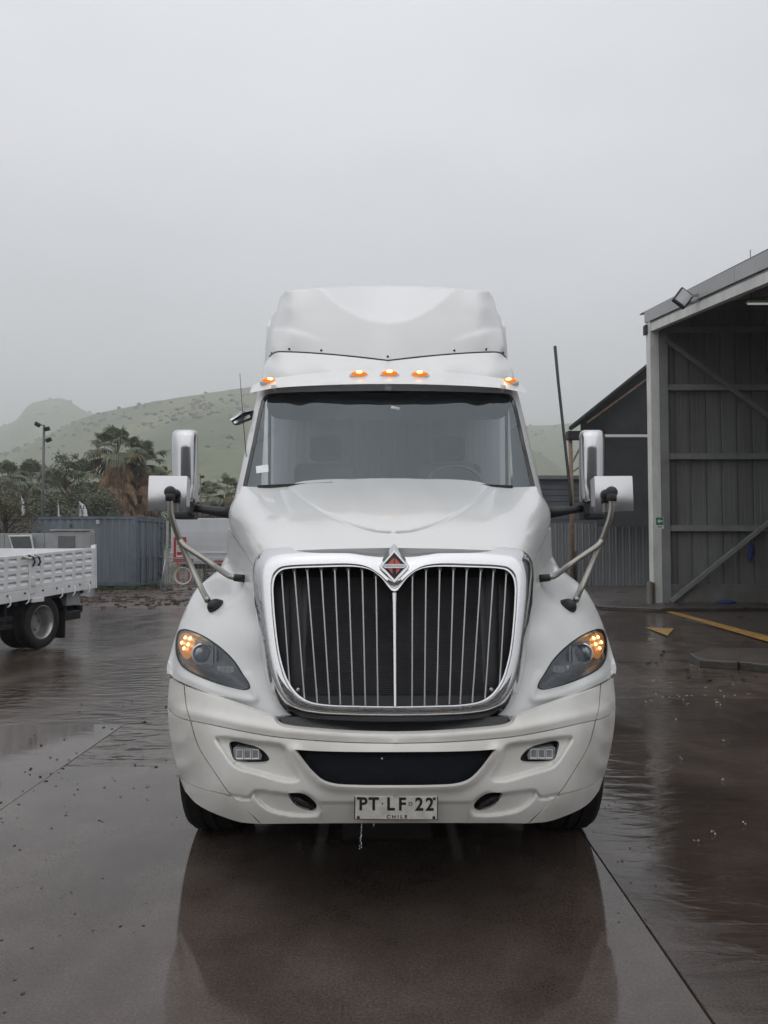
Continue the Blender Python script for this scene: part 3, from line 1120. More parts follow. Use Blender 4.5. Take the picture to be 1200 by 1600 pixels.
# bowl: deep in the middle, meeting the rim at the edge
def F_bowl(p):
    d = dist_poly(hl_ol, p)
    return F_fen(p) + 0.03 + 0.07 * sstep(d / 16.0)
bowl_m = half_panel(shrink(hl_ol, 1.2), F_bowl, sp=4.0, rim=(0, 0.005, 0))
def disc_px(px, py, rx, ry, F, dy, n=24):
    y0 = float(F([(px, py)])[0]) + dy
    return [T(px + rx * math.cos(2 * math.pi * i / n), py + ry * math.sin(2 * math.pi * i / n), y0) for i in range(n)]
for side in (0, 1):
    fl = (lambda mb: mb) if side == 0 else mirror_mb
    lamp = fl(bowl_m).build('headlight', 'lamp_housing', truck, True)
    fl(rimpiece).build('bezel', 'black_plastic', lamp, True, sharp=40)
    fl(lens_m).build('lens', 'lamp_glass', lamp, True)
    y0 = float(F_fen([(317, 1022)])[0])
    c = T(317, 1021, y0 + 0.075)
    pj = MB().lathe([(0.050, 0.03), (0.052, -0.012), (0.047, -0.018), (0.043, -0.012), (0.043, 0.0)], c, 'Y', 28)
    fl(pj).build('projector_ring', 'lamp_pale', lamp, True, sharp=40)
    bl = MB().lathe([(0.043, -0.003), (0.038, -0.016), (0.026, -0.027), (0.012, -0.032), (0.001, -0.033)], c, 'Y', 28)
    fl(bl).build('projector_lens', 'projector', lamp, True)
    fr_ = MB()
    yq_ = y0 + 0.055
    for (xa, ya2, xb, yb2) in ((306, 1005, 334, 1007), (306, 1038, 332, 1040), (304.5, 1007, 307, 1038), (336, 1007, 338.5, 1034), (331.5, 1007, 333, 1036)):
        a3, b3 = T(xa, ya2, yq_ - (xa - 317) * 0.0035), T(xb, yb2, yq_ - (xb - 317) * 0.0035)
        fr_.add([(a3.x, a3.y, a3.z), (b3.x, b3.y, a3.z), (b3.x, b3.y, b3.z), (a3.x, a3.y, b3.z), (a3.x, a3.y + 0.03, a3.z), (b3.x, b3.y + 0.03, a3.z), (b3.x, b3.y + 0.03, b3.z), (a3.x, a3.y + 0.03, b3.z)],
                [(0, 3, 2, 1), (4, 5, 6, 7), (0, 1, 5, 4), (1, 2, 6, 5), (2, 3, 7, 6), (3, 0, 4, 7)])
    fl(fr_).build('projector_frame', 'lamp_frame', lamp, False)
    # silver fluted dish, lower inner end
    ds = MB()
    for k in range(5):
        t0 = -1 + k * 0.4
        ya_ = float(F_fen([(355, 1046)])[0]) + 0.045
        x0, x1 = 356 + t0 * 16, 356 + (t0 + 0.36) * 16
        h0 = 10.5 * math.sqrt(max(0, 1 - (t0 * 0.9) ** 2))
        h1 = 10.5 * math.sqrt(max(0, 1 - ((t0 + 0.36) * 0.9) ** 2))
        ds.prism([T(x0, 1041, ya_), T(x1, 1041, ya_), T(x1, 1041 + h1, ya_ + 0.006), T(x0, 1041 + h0, ya_ + 0.006)], (0, 0.012, 0))
    fl(ds).build('dish_reflector', 'lamp_pale', lamp, False)
    tr = MB()
    trk = [(283, 990), (300, 992), (305, 1005), (302, 1022), (292, 1030), (283, 1020), (279, 1005)]
    trl = loop(trk, 4)
    tb = half_panel(trl, lambda p: F_fen(p) + 0.042, sp=5, rim=(0, 0.02, 0))
    fl(tb).build('indicator', 'indicator_glow', lamp, True)
    for (lx, ly) in [(290, 996), (297.5, 997.5), (284.5, 1004), (294.5, 1007), (288, 1013), (293.5, 1019), (297, 1014)]:
        y0 = float(F_fen([(lx, ly)])[0]) + 0.034
        c = T(lx, ly, y0)
        q = MB().lathe([(0.0085, 0.008), (0.008, 0.0), (0.005, -0.004), (0.0005, -0.005)], c, 'Y', 10)
        led = fl(q).build('amber_led', 'amber_led' if (lx, ly) in [(290, 996), (297.5, 997.5), (284.5, 1004), (294.5, 1007), (288, 1013)] else 'amber_dim', lamp, True)

# ---------------------------------------------------------------- grille surround (chrome)
OK_ = [(613, 846), (590, 846.2), (560, 847), (530, 848), (495, 849), (460, 851), (432, 854), (412, 860), (400, 873), (395.5, 890), (396, 925), (400, 964), (405, 1000), (410, 1036), (420, 1078), (436, 1106), (456, 1118), (484, 1124.5), (548, 1129), (613, 1130)]
IK_ = [(613, 924), (607, 917), (596, 903), (580, 891), (556, 885.5), (500, 886), (454, 888), (440, 891), (431, 900), (427.5, 914), (428, 940), (430, 966), (434, 1003), (439, 1030), (450, 1063), (466, 1085), (484, 1096), (512, 1101), (560, 1103), (613, 1104)]
def gY(px, py):
    return 3.215 + (1130 - py) / 284.0 * 0.225 + 0.055 * (abs(px - 613) / 215.0) ** 2.2
K1 = resample([a + b for a, b in zip(OK_, IK_)], 7.0)
prof = [(0.0, 0.19), (0.0, 0.13), (0.04, 0.105), (0.12, 0.082), (0.34, 0.032), (0.42, 0.016), (0.50, 0.008), (0.60, 0.004), (0.76, 0.001), (0.86, 0.0), (0.90, 0.006), (0.915, 0.014), (0.93, 0.014), (0.945, 0.006), (1.0, 0.006), (1.0, 0.03), (1.0, 0.09)]
gm = MB()
m_ = len(prof)
for kk in K1:
    o_, i_ = kk[:2], kk[2:]
    for (s_, dy) in prof:
        px, py = o_ * (1 - s_) + i_ * s_
        p = T(px, py, gY(px, py) + dy)
        if px > 612.9: p.x = 0.0
        p.x = min(p.x, 0.0)
        gm.v.append(tuple(p))
for i in range(len(K1) - 1):
    for k in range(m_ - 1):
        a = i * m_ + k
        gm.f.append((a, a + 1, a + m_ + 1, a + m_))
surround = both(gm).build('grille_surround', 'chrome', truck, True, sharp=55)
# centre bar and vertical bars
cb = MB()
cbs = [(926, 11), (932, 9.5), (945, 8.3), (1000, 7.5), (1060, 7), (1104, 6.5)]
vv = []
for (py, w) in cbs:
    y0 = gY(613, py)
    for (dx, dy) in ((-1, 0.03), (-0.75, 0.004), (0, -0.004), (0.75, 0.004), (1, 0.03)):
        p = T(613, py, y0 + dy)
        vv.append((dx * w / 1200 * y0 / 2 * 1.0, p.y, p.z))
cb.add(vv, [(i * 5 + k, i * 5 + k + 1, (i + 1) * 5 + k + 1, (i + 1) * 5 + k) for i in range(len(cbs) - 1) for k in range(4)])
cb.f = [tuple(reversed(f)) for f in cb.f]
cb.build('centre_bar', 'chrome_clean', truck, True)
tops = [(440, 894), (460, 889.5), (480, 888), (502, 887.5), (523, 887.5), (544.5, 887.5), (566, 887.5), (587.5, 898)]
bots = [(453, 1072), (476, 1092), (496, 1098), (515, 1100), (532, 1101), (552, 1102), (571, 1103), (590.5, 1103.5)]
for a, b in zip(tops, bots):
    mbar = MB()
    pa = T(a[0], a[1], gY(*a) + 0.035)
    pm_ = T((a[0] + b[0]) / 2, (a[1] + b[1]) / 2, gY((a[0] + b[0]) / 2, (a[1] + b[1]) / 2) + 0.022)
    pb = T(b[0], b[1], gY(*b) + 0.03)
    path = [pa, pa.lerp(pm_, 0.5) + Vector((0, -0.004, 0)), pm_, pm_.lerp(pb, 0.5) + Vector((0, -0.004, 0)), pb]
    mbar.tube(path, [0.0056, 0.0046, 0.0044, 0.0044, 0.0052], 10)
    q = pa - Vector((0, 0.004, 0.004))
    mbar.box(q.x - 0.0085, q.x + 0.0085, q.y - 0.004, q.y + 0.02, q.z - 0.008, q.z + 0.010)
    pair('grille_bar', mbar, 'satin_bar', truck, True, sharp=40)
# radiator pack behind the bars
rad = MB()
r0 = T(613, 880, 3.62)
r1 = T(613, 1108, 3.44)
def radp(x, t):          # t 0 top..1 bottom
    return Vector((x, r0.y + (r1.y - r0.y) * t, r0.z + (r1.z - r0.z) * t))
rad.add([radp(-0.46, 0.08), radp(0.46, 0.08), radp(0.46, 0.94), radp(-0.46, 0.94)], [(0, 3, 2, 1)])
radiator = rad.build('radiator', 'radiator', truck)
fins = MB()
for k in range(64):
    t = 0.10 + 0.82 * k / 64
    a = radp(-0.40, t) + Vector((0, -0.006, 0))
    b = radp(0.40, t) + Vector((0, -0.006, 0))
    fins.bar(a, b, 0.012, 0.0032)
f_o = fins.build('cooling_fins', 'radiator', radiator)
tag(f_o, kind='stuff')
for sx in (-1, 1):
    b = MB()
    b.add([radp(sx * 0.43, 0.0) + Vector((0, -0.03, 0)), radp(sx * 0.575, 0.0) + Vector((0, -0.02, 0)), radp(sx * 0.50, 0.95) + Vector((0, -0.02, 0)), radp(sx * 0.41, 0.95) + Vector((0, -0.03, 0))], [(0, 3, 2, 1) if sx > 0 else (0, 1, 2, 3)])
    b.build('radiator_shroud', 'black_plastic', truck)
    b = MB().bar(radp(sx * 0.49, 0.15) + Vector((0, -0.05, 0)), radp(sx * 0.47, 0.85) + Vector((0, -0.05, 0)), 0.018)
    b.build('radiator_stay', 'chassis', truck)
    bo = T(466 if sx < 0 else 466, 1078, gY(466, 1078) + 0.06)
    b = MB().lathe([(0.0005, -0.008), (0.010, -0.007), (0.012, 0.0), (0.012, 0.03)], (sx * abs(bo.x), bo.y, bo.z), 'Y', 12)
    b.build('bolt', 'satin_bar', truck, True)
sh = MB()
sh.add([radp(-0.47, 0.90) + Vector((0, -0.05, 0)), radp(0.47, 0.90) + Vector((0, -0.05, 0)), radp(0.40, 1.05) + Vector((0, -0.05, 0)), radp(-0.40, 1.05) + Vector((0, -0.05, 0))], [(0, 3, 2, 1)])
sh.add([radp(-0.56, -0.02) + Vector((0, -0.02, 0)), radp(0.56, -0.02) + Vector((0, -0.02, 0)), radp(0.56, 0.1) + Vector((0, -0.02, 0)), radp(-0.56, 0.1) + Vector((0, -0.02, 0))], [(0, 3, 2, 1)])
sh.build('radiator_frame', 'black_plastic', truck)

# ---------------------------------------------------------------- emblem
ey = gY(613, 884) - 0.004
def diamond(rx, rt, rb, cy, dy, n=4):
    pts = [(613, cy - rt), (613 + rx, cy), (613, cy + rb), (613 - rx, cy)]
    return [Vector((T(a, b, ey).x - T(613, b, ey).x, T(613, b, ey).y + (884 - b) * 0.0008 + dy, T(613, b, ey).z)) for a, b in pts]
def tier(b0, b1):
    q = MB()
    n = len(b0)
    q.add(list(b0) + list(b1), [tuple(range(n, 2 * n))] + [(i, i + n, (i + 1) % n + n, (i + 1) % n) for i in range(n)])
    q.f = [tuple(f) for f in q.f]
    return q
badge = tier(diamond(27, 36.5, 27, 885, 0.03), diamond(21.5, 25, 24, 885, -0.012)).build('emblem', 'chrome_clean', truck, False, bevel=0.002)
tier(diamond(19.5, 22, 21, 884.5, -0.010), diamond(18.6, 20.5, 19.6, 884.5, -0.0155)).build('emblem_field', 'ink', badge)
# red arrow halves and stem
def emb(pts, m, dy, name, th=0.004):
    pp = []
    for a, b in pts:
        c = T(613, b, ey)
        pp.append(Vector(((a - 613) / 1200 * ey, c.y + (884 - b) * 0.0008 + dy, c.z)))
    q = MB().prism(pp, (0, th, 0))
    return q.build(name, m, badge)
for sx in (-1, 1):
    emb([(613 + sx * 0.7, 871), (613 + sx * 10.5, 881.5), (613 + sx * 0.7, 881.5)][::sx], 'emblem_red', -0.019, 'emblem_arrow')
    emb([(613 + sx * 3, 887.5), (613 + sx * 10.5, 887.5), (613 + sx * 3, 896)][::sx], 'emblem_red', -0.019, 'emblem_arrow')
emb([(594.5, 884.3), (598, 881.3), (628, 881.3), (631.5, 884.3), (628, 887.3), (598, 887.3)], 'emblem_silver', -0.023, 'emblem_band')
c = T(613, 884.4, ey)
text_obj('emblem_lettering', 'INTERNATIONAL', 0.0115, 'ink', badge, (0, c.y - 0.0242, c.z), (math.pi / 2 , 0, 0), sx=1.0)

# ---------------------------------------------------------------- bumper
bump_ctrl = [
    (617, 1147, 3.200), (617, 1160, 3.170), (617, 1180, 3.145), (617, 1210, 3.125), (617, 1240, 3.120), (617, 1265, 3.135), (617, 1286, 3.170),
    (560, 1146, 3.204), (560, 1160, 3.176), (560, 1210, 3.135), (560, 1250, 3.128), (560, 1286, 3.178),
    (500, 1141, 3.22), (500, 1158, 3.194), (500, 1200, 3.165), (500, 1245, 3.155), (500, 1286, 3.205),
    (437, 1130, 3.27), (437, 1152, 3.235), (437, 1200, 3.215), (437, 1245, 3.21), (437, 1286, 3.255),
    (380, 1104, 3.40), (380, 1140, 3.335), (380, 1170, 3.315), (380, 1205, 3.31), (380, 1245, 3.315), (380, 1282, 3.36),
    (320, 1083, 3.62), (320, 1128, 3.52), (320, 1160, 3.495), (320, 1200, 3.50), (320, 1240, 3.53), (322, 1263, 3.56),
    (290, 1070, 3.82), (291, 1095, 3.76), (292, 1122, 3.69), (296, 1160, 3.665), (300, 1200, 3.68), (302, 1235, 3.73), (304, 1250, 3.76),
    (276, 1062, 3.97), (274, 1090, 3.90), (275, 1120, 3.84), (278, 1160, 3.82), (284, 1200, 3.83), (292, 1235, 3.86),
    (267, 1058, 4.06), (264.5, 1085, 4.05), (263.5, 1110, 4.04), (266, 1140, 4.02), (270, 1165, 4.01), (274, 1185, 4.00), (282, 1213, 3.98), (288, 1233, 3.96)]
F_bum = Depth(bump_ctrl, 617, lam=0.006)
seam_h = resample([(263.5, 1106), (272, 1116), (285, 1122.5), (298, 1125.5), (330, 1132), (380, 1142.5), (430, 1151), (500, 1157.5), (560, 1160.5), (617, 1161.5)], 4)
seam_h = np.array(seam_h)
# upper strip: soft roll, with a hollow just above the seam
F_bum.off.append(lambda p: np.where(p[:, 1] < np.interp(p[:, 0], seam_h[:, 0], seam_h[:, 1]),
                 -0.016 * np.exp(-((np.interp(p[:, 0], seam_h[:, 0], seam_h[:, 1]) - 12 - p[:, 1]) / 8.0) ** 2), 0.0))
# fog-lamp pocket
pocket = loop([(336, 1152), (352, 1150.5), (400, 1157), (441, 1163), (449, 1170), (455, 1190), (468, 1218), (452, 1222), (400, 1209), (368, 1199), (352, 1180)], 4)
def f_pocket(p):
    ins = inside(pocket, p)
    d = dist_poly(pocket, p)
    return np.where(ins, 0.042 * sstep(d / 6.0), 0.0)
F_bum.off.append(f_pocket)
# swept recess around the tow-hook opening
recess = loop([(396, 1240), (401, 1234.5), (430, 1237), (452, 1239), (470, 1238), (486, 1243), (500, 1257), (499, 1272), (480, 1276), (440, 1272), (420, 1266), (402, 1252)], 4)
def f_recess(p):
    ins = inside(recess, p)
    d = dist_poly(recess, p)
    return np.where(ins, 0.028 * sstep(d / 4.0), 0.0)
F_bum.off.append(f_recess)
# raised lip round the lower grille
lowg_keys = [(461, 1172), (466, 1180), (474, 1191), (487, 1207), (503, 1221), (522, 1227.5), (560, 1230), (617, 1230.5)]
lowg = outline([lowg_keys, [(617, 1230.5), (617, 1175)], [(617, 1175), (540, 1174.5), (490, 1173), (461, 1171)]], 4)
F_bum.off.append(lambda p: -0.022 * np.exp(-(dist_poly(lowg[:len(resample(lowg_keys, 4))], p, closed=False) / 8.0) ** 2))
# lower character line
gline = np.array(resample([(362, 1243), (378, 1246), (390, 1246), (395, 1241), (400, 1235.5)], 2))
F_bum.off.append(lambda p: 0.014 * np.exp(-(dist_poly(gline, p, closed=False) / 1.2) ** 2))
low_line = np.array(resample([(398, 1246), (450, 1250), (500, 1252.5), (560, 1252.5), (617, 1252.5)], 4))
F_bum.off.append(lambda p: np.where((p[:, 1] > np.interp(p[:, 0], low_line[:, 0], low_line[:, 1])) & (p[:, 0] > 500),
                 0.012 * sstep((p[:, 1] - np.interp(p[:, 0], low_line[:, 0], low_line[:, 1])) / 2.5), 0.0))
fog_h = loop([(359, 1160), (361, 1174), (366, 1187), (377, 1191.5), (417, 1191.5), (421, 1186), (415, 1176), (402, 1167), (383, 1161.5), (366, 1158)], 4)
tow_h = loop([(450, 1240), (459, 1238.5), (470, 1239), (482, 1244), (495, 1258), (493, 1265.5), (480, 1266), (463, 1259), (453, 1247)], 4)
cseam = resample([(288, 1069), (289.5, 1085), (292, 1105), (298, 1125), (310, 1165), (335, 1205), (362, 1243), (400, 1279), (408, 1287)], 4)
gap = 0.75
def off_line(pts, d):
    pts = np.array(pts)
    t = np.gradient(pts, axis=0)
    n = np.stack([-t[:, 1], t[:, 0]], 1)
    n /= np.linalg.norm(n, axis=1, keepdims=True)
    return pts + n * d
cs = np.array(cseam)
csU = cs[cs[:, 1] <= 1125.2]
csL = cs[cs[:, 1] >= 1124.8]
sh_out = seam_h[seam_h[:, 0] <= 298.2]
sh_in = seam_h[seam_h[:, 0] >= 297.8]
R_ = lambda a: np.array(a)[::-1]
top_edge = [(267, 1060), (287.5, 1070), (319, 1083.5), (367, 1100), (410, 1115), (428, 1121)]
topE = np.array(resample(top_edge, 4))
teO = topE[topE[:, 0] <= 288.5]
teI = topE[topE[:, 0] >= 288.5]
def poly(*parts):
    pts = []
    for p in parts:
        for q in np.atleast_2d(np.array(p, float)):
            if not pts or np.linalg.norm(pts[-1] - q) > 0.8:
                pts.append(q)
    if np.linalg.norm(pts[0] - pts[-1]) < 0.8:
        pts = pts[:-1]
    return np.array(pts)
silE = np.array(resample([(267, 1060), (264.5, 1085), (263.5, 1106)], 4))
silM = np.array(resample([(263.5, 1107), (266, 1140), (270, 1165), (274, 1185), (281, 1209)], 4))
lowseam = np.array(resample([(281, 1209), (286, 1217), (300, 1226), (320, 1233), (362, 1243)], 4))
lowseam2 = np.array(resample([(362, 1243), (378, 1246), (390, 1246), (395, 1241), (400, 1235.5)], 3))
bl_sil = np.array(resample([(281, 1210.5), (285, 1224), (290, 1236)], 4))
bl_bot = np.array(resample([(290, 1236), (305, 1253), (322, 1264), (350, 1276), (376, 1284), (408, 1287)], 4))
def b_sil(m_): return m_[0] < 292 and (m_[0] < 262.5 + max(0, (m_[1] - 1110)) * 0.19 + 6.5) and dist_poly(np.vstack([silE, silM, bl_sil]), [m_], closed=False)[0] < 0.7
def b_side(p):
    return [p + Vector((-0.012, 0.03, 0)), p + Vector((-0.016, 0.075, 0)), p + Vector((0.03, 0.085, 0))]
bkw = dict(sp=4.0, rim=(0, 0.028, 0), sil=b_sil, silfn=b_side)
# corner upper, corner main, corner lower
p1 = poly(silE, off_line(sh_out, -gap), R_(off_line(csU, gap)), R_(teO))
p2 = poly(silM, lowseam - [0, gap], R_(off_line(csL, gap)), R_(off_line(sh_out, gap)))
p3 = poly(bl_sil, bl_bot, R_(off_line(cs[cs[:, 1] >= 1243.5], gap)), R_(lowseam + [0, gap]))
for nm, pp in (('bumper_corner', p1), ('bumper_corner', p2), ('bumper_corner', p3)):
    pair(nm, half_panel(pp, F_bum, **bkw), 'bumper_white', truck, True)
# centre: upper strip and main skin
strip = poly(off_line(csU, -gap), off_line(sh_in, -gap), [(617, 1160.5), (617, 1147.5)],
             R_(resample([(428, 1121), (432, 1129), (440, 1134.5), (500, 1142), (560, 1146), (617, 1147.5)], 4)), R_(teI))
both(half_panel(strip, F_bum, cx=617, sp=4.0, rim=(0, 0.05, 0.0))).build('bumper_strip', 'bumper_white', truck, True)
bot_c = resample([(408, 1287), (440, 1286.5), (520, 1286), (617, 1286)], 4)
main = poly(off_line(csL, -gap), bot_c, [(617, 1286), (617, 1230.5)], R_(lowg[:len(resample(lowg_keys, 4))]),
            R_(lowg[len(resample(lowg_keys, 4)):]), [(617, 1175), (617, 1162.6)], R_(off_line(sh_in, gap)))
cons_ = [lowseam2, np.array(resample([(398, 1246), (430, 1248)], 4))]
bmain = both(half_panel(main, F_bum, holes=[fog_h, tow_h], cx=617, sp=3.2, rim=(0, 0.03, 0.0), cons=[gline[1:-1]])).build('bumper', 'bumper_white', truck, True)
# dark backing behind the gaps and openings
bk_ol = outline([[(276, 1090), (300, 1085), (340, 1097), (400, 1120), (460, 1130), (617, 1132)], [(617, 1132), (617, 1278)], [(617, 1278), (440, 1278), (380, 1270), (310, 1235), (285, 1190), (276, 1090)]], 8)
F_plain = Depth(bump_ctrl, 617, lam=0.006)
both(half_panel(bk_ol, lambda p: F_plain(p) + 0.085, cx=617, sp=8)).build('bumper_backing', 'dark_void', truck, True)
# lower grille mesh
both(half_panel(lowg, lambda p: F_plain(p) + 0.03, cx=617, sp=6)).build('lower_grille', 'mesh_dark', truck, True)
c = T(597, 1189, float(F_plain([(597, 1189)])[0]) + 0.028)
MB().lathe([(0.0005, -0.006), (0.0055, -0.005), (0.006, 0.004)], (c.x, c.y - 0.001, c.z + 0.01), 'Y', 10).build('bolt', 'satin_bar', truck, True)
# gap between grille and bumper
gapo = outline([[(438, 1120), (470, 1120), (500, 1122), (617, 1126)], [(617, 1126), (617, 1158)], [(617, 1158), (500, 1150), (436, 1138), (438, 1120)]], 8)
both(half_panel(gapo, lambda p: F_plain(p) + 0.075, cx=617, sp=8)).build('gap_filler', 'black_gloss', truck, True)
# fog lamps
for side in (0, 1):
    fl = (lambda mb: mb) if side == 0 else mirror_mb
    y0 = float(F_plain([(387, 1178)])[0]) + 0.055
    a, b = T(365, 1167, y0), T(409, 1188, y0)
    a2 = T(409, 1188, y0 - 0.03)
    hw = MB()
    ang = 0.42
    def fp(px, py, dy=0.0):
        return T(px, py, y0 + dy - (px - 387) * 0.0012)
    hw.prism([fp(364, 1169), fp(366, 1185), fp(372, 1188.5), fp(408, 1187.5), fp(410, 1180), fp(404, 1170), fp(370, 1166.5)][::-1], (0, 0.05, 0))
    fog = fl(hw).build('fog_lamp', 'lamp_housing', truck, False, 0.004)
    for k in range(3):
        x0 = 369 + k * 12.3
        cell = MB()
        pa, pb, pc, pd = fp(x0, 1170.5, -0.002), fp(x0 + 11, 1170.5, -0.002), fp(x0 + 11, 1185.5, -0.002), fp(x0, 1185.5, -0.002)
        m0 = fp(x0 + 5.5, 1178, 0.007)
        cell.add([pa, pb, pc, pd, m0], [(0, 4, 1), (1, 4, 2), (2, 4, 3), (3, 4, 0)])
        cell.f = [tuple(reversed(f)) for f in cell.f]
        fl(cell).build('reflector', 'lamp_pale', fog, False)
    # tow hook inside its opening
    yh = float(F_plain([(472, 1252)])[0]) + 0.05
    hk = MB().tube([T(458, 1246, yh), T(468, 1249, yh - 0.01), T(480, 1256, yh - 0.01), T(488, 1262, yh)], 0.012, 8)
    fl(hk).build('tow_hook', 'chassis', truck, True)
# number plate
py_ = float(F_plain([(617, 1262)])[0]) - 0.012
pa, pb = T(555, 1244, py_), T(683, 1280, py_)
pc = (pa + pb) / 2
hwid, hhei = (pb.x - pa.x) / 2, (pa.z - pb.z) / 2
tilt = Matrix.Translation(pc) @ Matrix.Rotation(R(-2), 4, 'X') @ Matrix.Rotation(R(0.5), 4, 'Y')
plate = MB().box(-hwid, hwid, -0.003, 0.006, -hhei, hhei, tilt).build('number_plate', 'plate', truck, False, 0.003)
MB().box(-hwid - 0.004, hwid + 0.004, 0.0063, 0.05, -hhei - 0.004, hhei + 0.004, tilt).build('plate_holder', 'black_plastic', truck)
def on_plate(x, z, dy=-0.0036): return tilt @ Vector((x, dy, z))
trot = (math.pi / 2 - R(2), 0, 0)
for s_, x in (('P', -0.136), ('T', -0.092), ('L', -0.023), ('F', 0.0245), ('2', 0.0945), ('2', 0.1375)):
    text_obj('plate_letter', s_, 0.0695, 'ink', plate, on_plate(x * hwid / 0.168, 0.0125), trot, sx=0.95, offset=0.0022)
MB().box(-0.003, 0.003, -0.0038, -0.003, -0.003, 0.003, tilt @ Matrix.Translation((-0.0565 * hwid / 0.168, 0, 0.016))).build('plate_dot', 'ink', plate)
sq = MB()
for (a, b, c_, d) in ((-0.007, 0.007, 0.0045, 0.007), (-0.007, 0.007, -0.006, -0.0035), (-0.007, -0.0045, -0.0035, 0.0045), (0.0045, 0.007, -0.0035, 0.0045)):
    sq.box(a, b, -0.0038, -0.003, c_, d, tilt @ Matrix.Translation((0.0585 * hwid / 0.168, 0, 0.016)))
sq.build('plate_crest', 'ink', plate)
text_obj('plate_country', 'C H I L E', 0.0175, 'ink', plate, on_plate(0.003, -0.035), trot, sx=1.25, offset=0.0006)
for (x, z) in ((-0.93, 0.82), (0.93, 0.82), (-0.92, -0.82), (0.92, -0.80)):
    MB().lathe([(0.0003, -0.006), (0.0055, -0.005), (0.006, 0.0)], on_plate(x * hwid, z * hhei, -0.002), 'Y', 10).build('plate_screw', 'chassis', plate, True)

# ---------------------------------------------------------------- cab front, windscreen, visor
ws_ctrl = [
    (374, 790, 5.12), (378, 762, 5.20), (396, 690, 5.42), (408, 640, 5.56), (416, 616, 5.64), (404, 606, 5.78), (386, 690, 5.56), (371, 765, 5.34),
    (450, 790, 4.95), (450, 765, 5.00), (450, 690, 5.20), (452, 613, 5.47), (452, 602, 5.52),
    (530, 790, 4.88), (530, 765, 4.93), (530, 690, 5.13), (530, 611, 5.39), (530, 600, 5.44),
    (606, 790, 4.86), (606, 765, 4.91), (606, 690, 5.11), (606, 610, 5.37), (606, 598, 5.42)]
class WS:
    def __call__(s, pts):
        p = np.atleast_2d(np.asarray(pts, float))
        v = (765 - p[:, 1]) / 154.0
        hw_ = 227.0 - 37.0 * v
        q = np.abs(606 - p[:, 0]) / hw_
        return 4.91 + 0.46 * v + 0.27 * np.minimum(q, 1.0) ** 2 + 2.6 * np.maximum(q - 1.0, 0.0)
F_ws = WS()
ws_left = [(379.5, 764), (394, 697), (407, 634), (411, 623), (418, 616.5), (432, 614.3)]
ws_ol = outline([[(379.5, 790), (379.5, 764)], ws_left, [(432, 614.3), (500, 612), (606, 610.5)], [(606, 610.5), (606, 790)], [(606, 790), (379.5, 790)]], 6)
cab_ol = outline([[(366, 792), (372, 764)], [(372, 764), (387, 697), (401, 632), (405, 615), (409, 600)], [(409, 600), (430, 594), (606, 588)], [(606, 588), (606, 610.0)],
                  [(606, 610.0), (500, 611.5), (432, 613.8)], [(432, 613.8), (418, 616), (410.5, 622.5), (406.4, 634), (393.3, 697), (378.6, 764)], [(378.6, 764), (378.6, 792)], [(378.6, 792), (366, 792)]], 5)
def cab_sil(m_): return dist_poly(np.array([(366, 792), (372, 764), (387, 697), (401, 632), (405, 615), (409, 600)]), [m_], closed=False)[0] < 0.8
def cab_side(p):
    k = 1.0 - 0.05 * max(0, (p.z - 2.0))
    xo = -max(abs(p.x) + 0.03, 1.06 * k)
    return [p + Vector((-0.02, 0.05, 0)), Vector((xo, max(p.y + 0.30, 1.15), p.z)), Vector((xo - 0.01, 1.95, p.z))]
cab_m = half_panel(cab_ol, F_ws, cx=606, sp=5, rim=(0, 0.05, 0), sil=cab_sil, silfn=cab_side)
cabf = both(cab_m).build('cab', 'paint_cab', truck, True)
# black glazing border then the glass
gb_in = outline([[(384.5, 790), (384.5, 766)], [(384.5, 766), (398.5, 698), (411, 637), (415, 626), (421, 620), (434, 617)], [(434, 617), (500, 614.5), (606, 613)], [(606, 613), (606, 790)], [(606, 790), (384.5, 790)]], 6)
gb_ol = outline([[(379, 790), (379, 764)], ws_left, [(432, 614.3), (500, 612), (606, 610.5)], [(606, 610.5), (606, 613)],
                 [(606, 613), (500, 614.5), (434, 617)], [(434, 617), (421, 620), (415, 626), (411, 637), (398.5, 698), (384.5, 766)], [(384.5, 766), (384.5, 790)], [(384.5, 790), (379, 790)]], 5)
both(half_panel(gb_ol, lambda p: F_ws(p) + 0.004, cx=606, sp=5)).build('windscreen_seal', 'black_gloss', truck, True)
wscreen = both(half_panel(gb_in, lambda p: F_ws(p) + 0.008, cx=606, sp=8, rim=(0, 0.004, 0))).build('windscreen', 'windscreen', truck, True)
# tinted band inside the glass
tb_ol = outline([[(419, 620), (417, 632), (421, 645), (431, 653), (450, 655), (520, 655.5), (606, 656)], [(606, 656), (606, 613.5)], [(606, 613.5), (500, 615), (434, 617.5), (419, 620)]], 6)
both(half_panel(tb_ol, lambda p: F_ws(p) + 0.03, cx=606, sp=8, rim=(0, 0.01, 0))).build('sun_shade', 'tint_band', truck, True)
# sticker
st = MB().prism([T(a_, b_, float(F_ws([(a_, b_)])[0]) + 0.002) for (a_, b_) in ((400, 728.5), (419, 726), (420, 737), (401, 740))], (0, 0.001, 0))
st.build('windscreen_sticker', 'sticker', truck)
st = MB().prism([T(612, 634, 5.30), T(625, 637, 5.30), T(624, 641, 5.30), T(610, 638, 5.30)], (0, 0.001, 0))
st.build('windscreen_tag', 'sticker', truck)
# wipers resting at the foot of the glass
for (a, b) in (((404, 761, 5.08), (520, 756, 4.90)), ((660, 756, 4.88), (800, 761, 5.06))):
    pa, pb = T(*a), T(*b)
    MB().bar(pa + Vector((0, -0.02, 0.0)), pb + Vector((0, -0.02, 0.0)), 0.012, 0.02).build('wiper', 'black_plastic', truck)

